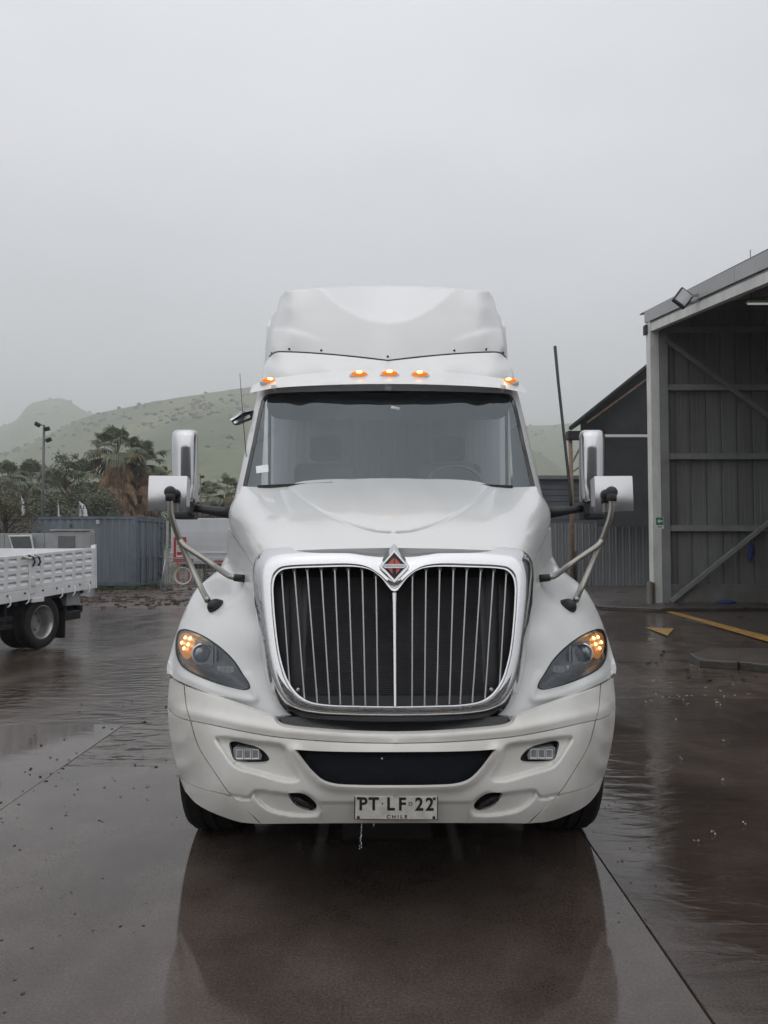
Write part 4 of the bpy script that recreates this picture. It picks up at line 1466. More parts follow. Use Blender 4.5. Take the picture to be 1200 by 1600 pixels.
# visor
vis_top = [(391.5, 611), (394, 604), (404, 598), (421, 592.5), (450, 588), (500, 582.5), (550, 579), (606, 577.5)]
vis_bot = [(391.5, 614), (410, 610), (430, 606.5), (470, 603.5), (520, 601.3), (560, 600.2), (606, 599.8)]
vis_ctrl = []
for (a, b) in vis_top: vis_ctrl.append((a, b, 5.44 + 0.32 * ((606 - a) / 215) ** 2))
for (a, b) in vis_bot: vis_ctrl.append((a, b, 5.27 + 0.34 * ((606 - a) / 215) ** 2))
vis_ctrl += [(606, 590, 5.33), (520, 592, 5.38), (450, 597, 5.50)]
F_vis = Depth(vis_ctrl, 606)
ridge = np.array(resample([(397, 607), (430, 600), (470, 596.5), (520, 594), (606, 592.5)], 4))
F_vis.off.append(lambda p: 0.016 * sstep((np.interp(p[:, 0], ridge[:, 0], ridge[:, 1]) - p[:, 1] + 2) / 4.0))
vol = outline([vis_top[::-1], [(391.5, 611), (391.5, 614)], vis_bot, [(606, 599.8), (606, 577.5)]], 4)
visor = both(half_panel(vol, F_vis, cx=606, sp=3.5, rim=(0, 0.03, 0.006))).build('sun_visor', 'paint_cab', truck, True)
# closing web from the visor back to the cab roof so that no sky shows above it
for bx in (430, 784):
    p = T(bx, 608, 5.58)
    MB().box(p.x - 0.018, p.x + 0.018, p.y - 0.08, p.y + 0.06, p.z - 0.016, p.z + 0.02).build('visor_bracket', 'paint_cab', truck, False, 0.008)
p = T(606, 603.5, 5.38)
MB().lathe([(0.0005, -0.02), (0.02, -0.018), (0.03, -0.006), (0.034, 0.03)], p, 'Y', 18).build('visor_sensor', 'paint_cab', truck, True)
# amber marker lamps on the visor
for (mx, my, big) in ((421, 597, 0), (561, 586.5, 1), (608.5, 585.5, 1), (656, 586.5, 1), (796, 597, 0)):
    sx = mx if mx <= 606 else 1212 - mx
    y0 = float(F_vis([(sx, my)])[0])
    c = T(mx, my, y0)
    e = 0.01
    ya_, yb_ = float(F_vis([(sx - 3, my)])[0]), float(F_vis([(sx + 3, my)])[0])
    slope = 0.62
    yaw = -0.35 if mx < 450 else (0.35 if mx > 760 else (608.5 - mx) * -0.0012)
    Mx = Matrix.Translation(c) @ Matrix.Rotation(-yaw if False else yaw * -1, 4, 'Z') @ Matrix.Rotation(-R(30), 4, 'X')
    base = MB()
    lensm = MB()
    bulb = MB()
    def ell(rx, rz, dy, n=24): return [Mx @ Vector((rx * math.cos(2 * math.pi * i / n), dy, rz * math.sin(2 * math.pi * i / n))) for i in range(n)]
    def stack(mb, rings):
        n = 24
        vs2, f2 = [], []
        for r_ in rings: vs2 += r_
        for k in range(len(rings) - 1):
            for i in range(n):
                j = (i + 1) % n
                f2.append((k * n + i, k * n + j, (k + 1) * n + j, (k + 1) * n + i))
        f2.append(tuple((len(rings) - 1) * n + i for i in range(n)))
        mb.add(vs2, f2)
    stack(base, [ell(0.068, 0.027, 0.03), ell(0.068, 0.027, -0.008), ell(0.060, 0.022, -0.013)])
    stack(lensm, [ell(0.059, 0.0215, -0.008), ell(0.055, 0.0195, -0.022), ell(0.040, 0.014, -0.031), ell(0.018, 0.006, -0.034)])
    stack(bulb, [ell(0.022, 0.010, -0.026), ell(0.020, 0.009, -0.0375), ell(0.011, 0.005, -0.040)])
    mk = base.build('marker_lamp', 'paint_cab', truck, True, sharp=40)
    lensm.build('lens', 'amber_lens', mk, True)
    bulb.build('bulb', 'amber_glow', mk, True)

# ---------------------------------------------------------------- roof cap and fairing
cap_ctrl = [(606, 563, 5.74), (520, 554.5, 5.82), (452, 550.5, 5.96), (430, 551.5, 6.06), (421, 557.5, 6.20), (416.5, 564, 6.16), (410, 582, 6.06), (404, 606, 5.95),
            (606, 572, 5.64), (520, 567, 5.70), (450, 566, 5.84), (606, 582, 5.50), (520, 580, 5.56), (450, 582, 5.70), (425, 575, 5.92), (606, 602, 5.50), (500, 604, 5.58), (430, 606, 5.76)]
F_cap = Depth(cap_ctrl, 606)
cap_ol = outline([[(606, 564.2), (520, 555.2), (452, 551.1), (430, 552), (421, 558.5)], [(421, 558.5), (416.5, 565), (412, 574), (409.5, 583), (408, 600)], [(408, 600), (430, 603), (606, 600)], [(606, 600), (606, 564.2)]], 4)
def cap_sil(m_): return m_[0] < 421.5 and m_[1] < 600 and dist_poly(np.array([(421, 558.5), (416.5, 565), (412, 574), (409.5, 583), (408, 600)]), [m_], closed=False)[0] < 0.8
both(half_panel(cap_ol, F_cap, cx=606, sp=4, rim=(0, 0.03, 0), sil=cap_sil,
     silfn=lambda p: [p + Vector((-0.012, 0.06, 0)), p + Vector((-0.05, 0.45, 0)), Vector((-1.12, 2.4, p.z))])).build('roof_cap', 'paint_cab', truck, True)
fa_ctrl = [(606, 562.5, 5.73), (606, 535, 5.82), (606, 504, 5.94), (606, 446, 6.18),
           (560, 557, 5.77), (560, 530, 5.86), (560, 498, 5.99), (550, 447.5, 6.22),
           (520, 553.5, 5.82), (520, 525, 5.92), (520, 495, 6.05), (515, 449.5, 6.28),
           (480, 550.5, 5.90), (480, 520, 6.02), (480, 490, 6.15), (480, 452, 6.37),
           (452, 549.5, 5.98), (450, 515, 6.16), (449, 480, 6.34), (447, 456, 6.55),
           (430, 551, 6.10), (421, 556, 6.30), (425.5, 517, 6.48), (434.5, 478.5, 6.66), (438, 463, 6.74)]
F_fa = Depth(fa_ctrl, 606)
vcr = np.array(resample([(497, 449), (515, 465), (535, 480), (560, 494), (580, 501.5), (606, 504.5)], 4))
vpoly = np.vstack([vcr, [(720, 504.5), (720, 400), (497, 400)]])
F_fa.off.append(lambda p: np.where(inside(vpoly, p), 0.0148 * dist_poly(vcr, p, closed=False), 0.0))
F_fa.off.append(lambda p: 0.030 * np.clip(np.abs(p[:, 0] - 606) / 45.0, 0, 1) * sstep((p[:, 1] - 496) / 62.0))
wing = np.array(resample([(424, 513), (445, 512), (470, 518), (500, 528), (525, 534)], 4))
def f_wing(p):
    yw = np.interp(p[:, 0], wing[:, 0], wing[:, 1])
    k = np.clip((528 - p[:, 0]) / 90.0, 0, 1)
    return np.where(p[:, 1] > yw, -0.045 * k ** 1.5 * sstep((p[:, 1] - yw) / 5.0) * np.clip((548 - p[:, 1]) / 22.0, 0, 1), 0.0)
F_fa.off.append(f_wing)
fa_ol = outline([[(606, 562), (560, 556.6), (520, 553), (452, 549), (430, 550), (421, 555.5)],
                 [(421, 555.5), (425.5, 517), (434.5, 478.5), (438, 464), (446, 454.5)], [(446, 454.5), (470, 451.8), (497.5, 450), (550, 447.3), (606, 446)], [(606, 446), (606, 562)]], 4)
fa_sil_l = np.array(resample([(421, 555.5), (425.5, 517), (434.5, 478.5), (438, 464), (446, 454.5)], 4))
def fa_sil(m_): return m_[1] < 470 and m_[1] < 456 or dist_poly(fa_sil_l, [m_], closed=False)[0] < 0.8
def fa_side(p):
    if p.z > 3.85:
        return [p + Vector((-0.005, 0.10, 0.012)), p + Vector((-0.01, 0.5, 0.03)), Vector((p.x * 1.01, 3.9, p.z + 0.03))]
    return [p + Vector((-0.012, 0.06, 0)), p + Vector((-0.06, 0.5, 0)), Vector((-1.12 + 0.10 * max(0, p.z - 3.3), 3.9, p.z))]
both(half_panel(fa_ol, F_fa, cx=606, sp=4, rim=(0, 0.03, 0), sil=fa_sil, silfn=fa_side, cons=[vcr[1:-1]])).build('roof_fairing', 'paint_cab', truck, True)
# dark gasket under the fairing edge
gk = MB()
path = [T(a, b, float(F_cap([(a, b)])[0]) + 0.012) for a, b in resample([(421.5, 557.5), (430, 551.2), (452, 550.3), (520, 554.4), (560, 558.6), (604, 563.2)], 8)]
gk.tube(path + [Vector((-p.x, p.y, p.z)) for p in reversed(path)], 0.008, 6)
gk.build('fairing_gasket', 'black_plastic', truck, True)
for (rx, ry) in ((425, 552), (452, 545.5), (502, 547.5), (606, 557), (710, 547.5), (760, 545.5), (786, 551)):
    sx = rx if rx <= 606 else 1212 - rx
    p = T(rx, ry, float(F_fa([(sx, ry)])[0]) - 0.004)
    MB().lathe([(0.0004, -0.007), (0.008, -0.006), (0.009, 0.004)], p, 'Y', 10).build('rivet', 'ink', truck, True)
# sleeper box and its side fairings
sl = MB()
sec = [(-1.17, 0.75), (-1.18, 2.9), (-1.15, 3.5), (-1.09, 3.78), (-0.98, 3.90), (0, 3.95), (0.98, 3.90), (1.09, 3.78), (1.15, 3.5), (1.18, 2.9), (1.17, 0.75)]
ys = [2.55, 2.75, 4.05]
vv, ff = [], []
for k, y in enumerate(ys):
    ins_ = 0.93 if k == 0 else 1.0
    for (x, z) in sec: vv.append((x * ins_, y, 0.75 + (z - 0.75) * (0.97 if k == 0 else 1.0)))
ns = len(sec)
for k in range(2):
    for i in range(ns - 1):
        ff.append((k * ns + i, k * ns + i + 1, (k + 1) * ns + i + 1, (k + 1) * ns + i))
ff.append(tuple(range(ns))[::-1])
ff.append(tuple(2 * ns + i for i in range(ns)))
sl.add(vv, ff)
sl.f = [tuple(reversed(f)) for f in sl.f]
sl.build('sleeper', 'paint_cab', truck, True, sharp=40)
for sx in (-1, 1):
    sf = MB()
    pts = [(2.72, 3.42), (2.80, 3.70), (2.95, 3.80), (3.9, 3.80), (3.9, 2.4), (2.85, 2.4), (2.74, 2.9)]
    sf.prism([(sx * 1.10, y, z) for y, z in pts][::-sx], (sx * 0.05, 0, 0))
    sf.build('side_fairing', 'paint_cab', truck, False, 0.03)
    # door with window below the visor line, side of the cab
    dr = MB().box(sx * 1.00, sx * 1.045, 0.60, 1.94, 0.85, 1.84)
    dr.build('door', 'paint_cab', truck, False, 0.01)
    dw = MB().prism([(sx * 1.058, 1.25, 2.0), (sx * 1.058, 1.90, 2.0), (sx * 1.031, 1.90, 2.55), (sx * 1.031, 1.40, 2.55)][::-sx], (sx * 0.004, 0, 0))
    dw.build('side_window', 'black_gloss', truck)
    # step and fuel tank under the cab
    ft = MB().lathe([(0.001, 0), (0.30, 0.0), (0.32, 0.02), (0.32, 1.4), (0.30, 1.42), (0.001, 1.42)], (sx * 0.88, 1.0, 0.72), 'Y', 28)
    ft.build('fuel_tank', 'brushed', truck, True, sharp=40)

# ---------------------------------------------------------------- cab interior
MB().prism([(-0.9, 0.66, 1.62), (-0.9, 0.52, 1.90), (-0.9, 0.80, 1.93), (-0.9, 1.10, 1.86), (-0.9, 1.10, 1.5)], (1.8, 0, 0)).build('dashboard', 'interior', truck, False, 0.03)
MB().box(-1.0, 1.0, 2.25, 2.30, 1.2, 2.9).build('cab_curtain', 'curtain', truck)
MB().box(-0.85, 0.85, 1.30, 2.3, 2.70, 2.73).build('headliner', 'interior_grey', truck)
MB().box(-1.0, 1.0, 0.7, 2.3, 1.15, 1.2).build('cab_floor', 'interior', truck)
for sx in (-1, 1):
    s_ = MB().box(sx * 0.5 - 0.25, sx * 0.5 + 0.25, 1.62, 1.78, 1.45, 2.25)
    seat = s_.build('seat', 'seat_cloth', truck, False, 0.05)
    MB().box(sx * 0.5 - 0.13, sx * 0.5 + 0.13, 1.64, 1.74, 2.27, 2.47).build('headrest', 'seat_cloth', seat, False, 0.04)
    MB().box(sx * 0.885 - 0.004, sx * 0.885 + 0.004, 1.16, 1.26, 1.9, 2.66).build('pillar_trim', 'interior_grey', truck)
sw = MB()
cst = Vector((0.50, 1.16, 2.00))
Ms = Matrix.Translation(cst) @ Matrix.Rotation(R(-32), 4, 'X')
ringp = [Ms @ Vector((0.225 * math.cos(a), 0.0, 0.225 * math.sin(a))) for a in [2 * math.pi * i / 36 for i in range(37)]]
sw.tube(ringp, 0.015, 8, caps=False)
sw.tube([Ms @ Vector((-0.22, 0, 0)), Ms @ Vector((0.22, 0, 0))], 0.018, 8)
sw.tube([Ms @ Vector((0, 0, -0.22)), Ms @ Vector((0, 0.0, 0))], 0.018, 8)
sw.build('steering_wheel', 'interior_grey', truck, True)

# ---------------------------------------------------------------- mirrors
def mirror_set(fl):
    # tall chrome housing on the door arm
    yb = 5.22
    hs_ = MB()
    prof2 = [(-1.0, 0.10), (-0.98, 0.02), (-0.80, -0.045), (-0.40, -0.075), (0.1, -0.085), (0.55, -0.07), (0.85, -0.035), (1.0, 0.02), (1.0, 0.10)]
    rows = [(671.5, 0.55, 0.06), (673, 0.78, 0.03), (676, 0.92, 0.012), (682, 0.98, 0.0), (700, 1.0, 0.0), (740, 1.0, 0.0), (779, 0.99, 0.0), (783, 0.96, 0.006), (785, 0.9, 0.02)]
    vs2, f2 = [], []
    for (py, k, dy) in rows:
        lean = (py - 672) / 113.0 * -4.0
        for (s_, d) in prof2:
            vs2.append(T(289.5 - lean * 0.0 + s_ * 20.8 * k, py, yb + d + dy))
    nn = len(prof2)
    for i in range(len(rows) - 1):
        for k in range(nn - 1):
            f2.append((i * nn + k, (i + 1) * nn + k, (i + 1) * nn + k + 1, i * nn + k + 1))
    f2.append(tuple(range(nn)))
    f2.append(tuple((len(rows) - 1) * nn + k for k in range(nn))[::-1])
    b0 = len(rows) - 1
    f2.append(tuple([i * nn for i in range(len(rows))]) + tuple([i * nn + nn - 1 for i in range(len(rows))])[::-1])
    hs_.add(vs2, f2)
    h = fl(hs_).build('door_mirror', 'brushed', truck, True, sharp=50)
    # black foot and arm
    ft_ = MB()
    a, b = T(293, 784, yb - 0.05), T(310.5, 806, yb + 0.10)
    ft_.box(a.x, b.x, a.y, b.y, b.z, a.z)
    fl(ft_).build('mirror_foot', 'black_plastic', h, False, 0.012)
    ub = MB()
    a, b = T(270, 800, yb - 0.02), T(311, 812, yb + 0.12)
    ub.box(a.x, b.x, a.y, b.y, b.z, a.z)
    fl(ub).build('lower_glass_case', 'black_plastic', h, False, 0.012)
    arm = MB().tube([T(303, 794, yb + 0.02), T(320, 796.5, yb), T(340, 799, yb - 0.02), T(362, 801.5, yb - 0.03)], [0.024, 0.026, 0.034, 0.042], 14)
    fl(arm).build('mirror_arm', 'black_plastic', h, True)
    # square convex mirror carried by the hood struts
    yq = 4.30
    bx = MB()
    c4 = [(233.5, 743.5), (293, 744), (291.5, 800.5), (231.5, 798)]
    fr = [T(a, b, yq + (0.012 if i in (0, 3) else -0.01) + (0.017 if i in (0, 1) else 0.0)) for i, (a, b) in enumerate(c4)]
    cen = sum(fr, Vector()) / 4
    bk = [p.lerp(cen, 0.10) + Vector((0, 0.12, 0)) for p in fr]
    n = 6
    vs2, f2 = [], []
    for i in range(n + 1):
        for k in range(n + 1):
            u, v = k / n, i / n
            p = fr[0].lerp(fr[1], u).lerp(fr[3].lerp(fr[2], u), v)
            p = p + Vector((0, -0.007 * (1 - (2 * u - 1) ** 2) - 0.003 * (1 - (2 * v - 1) ** 2), 0))
            vs2.append(p)
    for i in range(n):
        for k in range(n):
            a = i * (n + 1) + k
            f2.append((a, a + n + 1, a + n + 2, a + 1))
    bx.add(vs2, f2)
    fq = [fr[0], fr[1], fr[2], fr[3]] + bk
    bx.add(fq, [(0, 1, 5, 4), (1, 2, 6, 5), (2, 3, 7, 6), (3, 0, 4, 7), (4, 5, 6, 7)])
    m2 = fl(bx).build('hood_mirror', 'brushed', truck, True, sharp=35)
    bc = T(266.5, 769, yq - 0.055)
    ball = MB().lathe([(0.001, -0.030), (0.016, -0.028), (0.030, -0.016), (0.034, 0.0), (0.032, 0.015), (0.024, 0.03), (0.022, 0.05)], bc, 'Y', 20)
    fl(ball).build('swivel_joint', 'rubber', m2, True)
    stub = MB().tube([T(266.5, 771, yq - 0.06), T(266.5, 783, yq - 0.06)], 0.027, 14)
    fl(stub).build('clamp', 'rubber', m2, True)
    yf1 = float(F_fen([(333, 946)])[0])
    yf2 = float(F_fen([(382, 903.5)])[0])
    p0 = [(266.5, 776, yq - 0.06), (266.8, 795, yq - 0.06), (268.5, 806, yq - 0.058), (273, 821, yq - 0.05), (281, 843, yq - 0.03), (290, 865, yq - 0.03), (303, 893, yq - 0.05), (316, 921, yq - 0.12), (325, 938, yf1 - 0.03)]
    tb1 = MB().tube(resample([tuple(T(*p)) for p in p0], 0.02), 0.0165, 12)
    fl(tb1).build('strut', 'steel_tube', m2, True)
    p1_ = [(281.5, 843, yq - 0.03), (287, 851, yq - 0.04), (310, 867, yq - 0.08), (335, 884, yq - 0.12), (352, 896, yf2 + 0.06), (361, 901, yf2 - 0.0), (370, 902.5, yf2 - 0.02)]
    tb2 = MB().tube(resample([tuple(T(*p)) for p in p1_], 0.02), 0.0155, 12)
    fl(tb2).build('strut', 'steel_tube', m2, True)
    cap = MB().tube([T(365.5, 902.3, yf2 - 0.02), T(382.5, 904, yf2 - 0.01)], [0.0185, 0.021], 14)
    fl(cap).build('strut_cap', 'rubber', m2, True)
    a = T(332.5, 947, yf1 - 0.075)
    cup = MB().lathe([(0.001, -0.022), (0.012, -0.022), (0.022, -0.012), (0.036, 0.010), (0.042, 0.030), (0.042, 0.11)], a, 'Y', 22)
    Mr = Matrix.Translation(a) @ Matrix.Rotation(R(-14), 4, 'Z') @ Matrix.Rotation(R(-10), 4, 'X') @ Matrix.Translation(-a)
    cup.v = [tuple(Mr @ Vector(v)) for v in cup.v]
    fl(cup).build('strut_cup', 'rubber', m2, True)
mirror_set(lambda mb: mb)
mirror_set(mirror_mb)
# look-down mirror over the kerb-side door
lk = MB()
a = [T(359.5, 656, 5.75), T(366, 665, 5.72), T(393, 654, 5.80), T(395, 640, 5.85), T(380, 642, 5.82)]
lk.prism(a, (0, 0.14, 0.02))
ld = lk.build('look_down_mirror', 'black_plastic', truck, False, 0.008)
MB().prism([T(359, 655.5, 5.72), T(380, 641, 5.79), T(395.5, 638.5, 5.82), T(395.5, 642, 5.82), T(381, 645, 5.79), T(362, 658, 5.72)], (0, 0.16, 0.02)).build('mirror_shell', 'brushed', ld, False, 0.003)
MB().prism([T(366.5, 662.5, 5.712), T(392, 652, 5.79), T(390, 648, 5.79), T(365, 659, 5.712)], (0, 0.004, 0)).build('mirror_glass', 'chrome_clean', ld)
# antennas
MB().tube([T(387, 735, 5.42), T(383, 690, 5.40), T(379, 640, 5.38), T(375, 583, 5.36)], [0.004, 0.0028, 0.0024, 0.002], 6).build('radio_antenna', 'ink', truck, True)
aa = [(893.5, 800, 5.23), (891.5, 770, 5.28), (886, 720, 5.36), (879, 655, 5.48), (873, 600, 5.58), (867.5, 541, 5.68)]
an = MB().tube([T(*p) for p in aa], [0.012, 0.0105, 0.010, 0.0105, 0.011, 0.012], 8)
an.build('whip_antenna', 'ink', truck, True)

# ---------------------------------------------------------------- wheels, axle, frame
def tyre_wheel(parent_name, cx_, cy, width, rad_, parent, dual=False, rim='rim_steel'):
    w = width / 2
    tp = [(rad_ * 0.58, -w * 0.8), (rad_ * 0.70, -w * 0.98), (rad_ * 0.88, -w), (rad_ * 0.965, -w * 0.9), (rad_ * 0.985, -w * 0.72), (rad_, -w * 0.6)]
    gv = []
    for g_ in (-0.36, -0.12, 0.12, 0.36):
        gv += [(rad_, g_ * 2 * w * 0.9 - 0.010), (rad_ - 0.012, g_ * 2 * w * 0.9 - 0.006), (rad_ - 0.012, g_ * 2 * w * 0.9 + 0.006), (rad_, g_ * 2 * w * 0.9 + 0.010)]
    tp = tp + gv + [(r, -h) for r, h in reversed(tp)]
    o = MB().lathe(tp, (cx_, cy, rad_ - 0.004), 'X', 48).build('wheel', 'rubber', parent, True, sharp=35)
    rp = [(rad_ * 0.60, -w * 0.85), (rad_ * 0.57, -w * 0.8), (rad_ * 0.54, -w * 0.4), (rad_ * 0.50, -w * 0.1), (rad_ * 0.30, -w * 0.05), (rad_ * 0.24, -w * 0.4), (0.001, -w * 0.45)]
    rp = [(r, h * (1 if cx_ < 0 else -1)) for r, h in rp]
    MB().lathe(rp, (cx_, cy, rad_ - 0.004), 'X', 40).build('rim', rim, o, True, sharp=40)
    return o
for sx in (-1, 1):
    tyre_wheel('wheel', sx * 0.965, 0.0, 0.29, 0.52, truck)
    for ry in (4.9, 6.2):
        tyre_wheel('wheel', sx * 1.06, ry, 0.28, 0.52, truck)
        tyre_wheel('wheel', sx * 0.74, ry, 0.28, 0.52, truck)
    MB().box(sx * 0.43 - 0.04, sx * 0.43 + 0.04, -1.0, 6.9, 0.66, 0.93).build('frame_rail', 'chassis', truck)
    ml = MB()
    arcp = [(0.62 * math.cos(a), 0.52 + 0.62 * math.sin(a)) for a in [R(t) for t in range(0, 168, 12)]]
    for (y1, z1), (y2, z2) in zip(arcp[:-1], arcp[1:]):
        ml.add([(sx * 0.55, y1, z1), (sx * 1.10, y1, z1), (sx * 1.10, y2, z2), (sx * 0.55, y2, z2)], [(0, 1, 2, 3)])
    ml.build('wheel_liner', 'black_plastic', truck, True)
MB().bar((-1.0, 0, 0.50), (1.0, 0, 0.50), 0.10, 0.12).build('front_axle', 'chassis', truck)
MB().box(-0.36, 0.36, -0.55, 0.9, 0.42, 1.15).build('engine_block', 'chassis', truck, False, 0.04)
MB().box(-0.85, 0.85, -0.92, -0.82, 0.47, 0.62).build('front_crossmember', 'chassis', truck)
MB().box(-0.5, 0.5, 3.6, 6.5, 0.93, 1.0).build('rear_deck', 'chassis', truck)
for ry in (4.9, 6.2):
    MB().bar((-0.95, ry, 0.52), (0.95, ry, 0.52), 0.16).build('rear_axle', 'chassis', truck)

# water trickling off the bumper
dr = MB()
random.seed(3)
for (px0, py0, py1) in ((565, 1287, 1326), (584, 1287, 1293)):
    py = py0
    while py < py1:
        r = random.uniform(0.0012, 0.0028) * (1.0 if py < py1 - 18 else 0.8)
        p = T(px0 - (py - py0) * 0.05 + random.uniform(-1.2, 1.2) * (0.3 + (py - py0) / 30), py, 3.19)
        q = MB().lathe([(0.0002, r * 2.2), (r * 0.6, r), (r, 0), (r * 0.7, -r * 0.8), (0.0002, -r * 1.1)], p, 'Z', 6)
        dr.add(q.v, q.f)
        py += random.uniform(1.0, 2.6)
mat('water_drop', (0.75, 0.78, 0.8), 0.08, spec=0.6)
dr.v = [(x + xc(3.19), y + AX, z) for (x, y, z) in dr.v]
tag(dr.build('water_drip', 'water_drop', None, True), 'thin trickle of rainwater dripping from the bumper under the number plate', 'water drip')
# ================================================================== THINGS ROUND THE TRUCK
mat('bed_white', (0.80, 0.81, 0.82), 0.4, var=0.14, vscale=3, col2=(0.70, 0.71, 0.72))
mat('bed_floor', (0.45, 0.46, 0.47), 0.4, var=0.3, vscale=3)
mat('bed_rust', (0.16, 0.09, 0.05), 0.7)
mat('navy_black', (0.012, 0.014, 0.020), 0.5, var=0.3, vscale=6)
mat('cont_blue', (0.175, 0.205, 0.235), 0.55, var=0.25, vscale=0.9, col2=(0.115, 0.135, 0.155), stretch=(1, 1, 0.25))
mat('cont_rail', (0.11, 0.14, 0.17), 0.55, var=0.3, vscale=3)
mat('grey_steel', (0.30, 0.31, 0.31), 0.5, var=0.2, vscale=2)
mat('grey_dark_steel', (0.12, 0.125, 0.13), 0.5, var=0.25, vscale=3)
mat('dark_glass', (0.02, 0.024, 0.028), 0.12)
mat('white_panel', (0.52, 0.54, 0.56), 0.45, var=0.1, vscale=1.2)
mat('galv', (0.40, 0.41, 0.41), 0.42, 0.5, var=0.2, vscale=3)
mat('fire_red', (0.34, 0.030, 0.028), 0.4, var=0.15, vscale=4)
mat('sign_white', (0.70, 0.70, 0.68), 0.4)
mat('hose', (0.60, 0.58, 0.52), 0.6)
mat('sheet_grey', (0.215, 0.225, 0.23), 0.5, 0.2, var=0.25, vscale=1.2, col2=(0.15, 0.155, 0.158), stretch=(1, 1, 0.2))
mat('hangar_sheet', (0.20, 0.205, 0.205), 0.55, 0.1, var=0.3, vscale=1.1, col2=(0.125, 0.125, 0.12), stretch=(1, 1, 0.15))
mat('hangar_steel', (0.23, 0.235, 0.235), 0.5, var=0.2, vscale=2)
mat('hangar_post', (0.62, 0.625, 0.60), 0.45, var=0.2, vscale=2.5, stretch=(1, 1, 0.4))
mat('hangar_fascia', (0.36, 0.37, 0.375), 0.45, var=0.12, vscale=0.8)
mat('hangar_roof', (0.13, 0.135, 0.14), 0.6, var=0.2, vscale=1)
mat('concrete', (0.16, 0.155, 0.145), 0.7, var=0.3, vscale=2, bump=0.2, bscale=12)
mat('sign_green', (0.03, 0.20, 0.10), 0.4)
mat('blue_cloth', (0.02, 0.045, 0.16), 0.8, var=0.3, vscale=12)
mat('tube_lit', (0.9, 0.95, 0.9), 0.4, emit=(0.85, 1.0, 0.85), estr=0.25)
mat('net', (0.050, 0.053, 0.055), 0.85, var=0.3, vscale=1.4)
mat('rust_post', (0.22, 0.15, 0.10), 0.6, var=0.4, vscale=6)
mat('dark_wall', (0.060, 0.070, 0.085), 0.5, var=0.25, vscale=0.8)
mat('pole_grey', (0.11, 0.115, 0.12), 0.5, 0.3)
mat('flag_white', (0.62, 0.63, 0.64), 0.7)
mat('trunk', (0.11, 0.085, 0.062), 0.9, var=0.4, vscale=4, bump=0.5, bscale=15)
mat('palm_green', (0.072, 0.095, 0.052), 0.5, var=0.5, vscale=1.2, col2=(0.125, 0.148, 0.080))
mat('palm_dead', (0.33, 0.205, 0.115), 0.85, var=0.5, vscale=3.5, col2=(0.12, 0.08, 0.055))
mat('palm_old', (0.10, 0.088, 0.045), 0.8, var=0.5, vscale=1.6)
mat('leaf_dark', (0.066, 0.084, 0.048), 0.6, var=0.5, vscale=1.0, col2=(0.115, 0.132, 0.074))
mat('leaf_brown', (0.13, 0.10, 0.05), 0.7, var=0.5, vscale=3, col2=(0.06, 0.065, 0.03))
mat('weed', (0.06, 0.085, 0.03), 0.7, var=0.4, vscale=3)

# ------------------------------------------------------------------ white flatbed truck, left
fb = thing('flatbed_truck', 'white drop-side flatbed truck standing in the wet yard beside the container', 'truck', (-5.22, 11.85, 0), -0.2425)
def zb(y): return 0.855 + 0.050 * y
def zt(y): return 1.47 + 0.055 * y
Y0, Y1 = -3.4, 1.22
XW = -2.16
def sheet(name, x0, x1, y0, y1, za, zc, m='bed_white', bev=0.0):
    """sloping-deck box: za/zc are offsets from the deck base line"""
    q = MB()
    vs2 = []
    for (f0) in (0, 1):
        for (x, y) in ((x0, y0), (x1, y0), (x1, y1), (x0, y1)):
            vs2.append((x, y, zb(y) + (za if f0 == 0 else zc) + (0.005 * y if f0 else 0)))
    q.add(vs2, [(0, 3, 2, 1), (4, 5, 6, 7), (0, 1, 5, 4), (1, 2, 6, 5), (2, 3, 7, 6), (3, 0, 4, 7)])
    return q.build(name, m, fb, False, bev)
side = sheet('side_panel', -0.005, 0.015, Y0, Y1, 0.0, 0.612)
sheet('side_panel', XW - 0.03, XW, Y0, Y1, 0.0, 0.612)
sheet('tail_panel', XW, -0.005, Y1 - 0.045, Y1, 0.0, 0.60)
sheet('bed_floor', XW, -0.005, Y0, Y1 - 0.045, 0.02, 0.06, 'bed_floor')
sheet('bed_sill', -0.06, 0.047, Y0, Y1, -0.06, 0.10, 'bed_white', 0.006)
# pressed ribs and rails leave the louvre-like recesses
rail_z = [0.100, 0.225, 0.340, 0.455, 0.565]
for k, z in enumerate(rail_z):
    sheet('rail', 0.015, 0.044, Y0, Y1, z + (0.0 if k else 0.001), z + (0.055 if k < 4 else 0.052), 'bed_white', 0.006)
yy = 1.20
widths = []
k = 0
while yy > Y0 + 0.1:
    sheet('rib', 0.0155, 0.0465, yy - 0.085, yy, 0.101, 0.614, 'bed_white', 0.006)
    for j in range(4):
        y0_, y1_ = yy - 0.085 - 0.17, yy - 0.085
        q = MB()
        za, zc = rail_z[j] + 0.055, rail_z[j + 1]
        vs2 = []
        for y in (y0_, y1_):
            vs2 += [(0.0152, y, zb(y) + za), (0.043, y, zb(y) + za), (0.0152, y, zb(y) + za + (zc - za) * 0.75)]
        q.add(vs2, [(0, 1, 2), (3, 5, 4), (1, 4, 5, 2), (0, 2, 5, 3), (0, 3, 4, 1)])
        q.build('louvre', 'bed_white', fb)
    yy -= 0.255
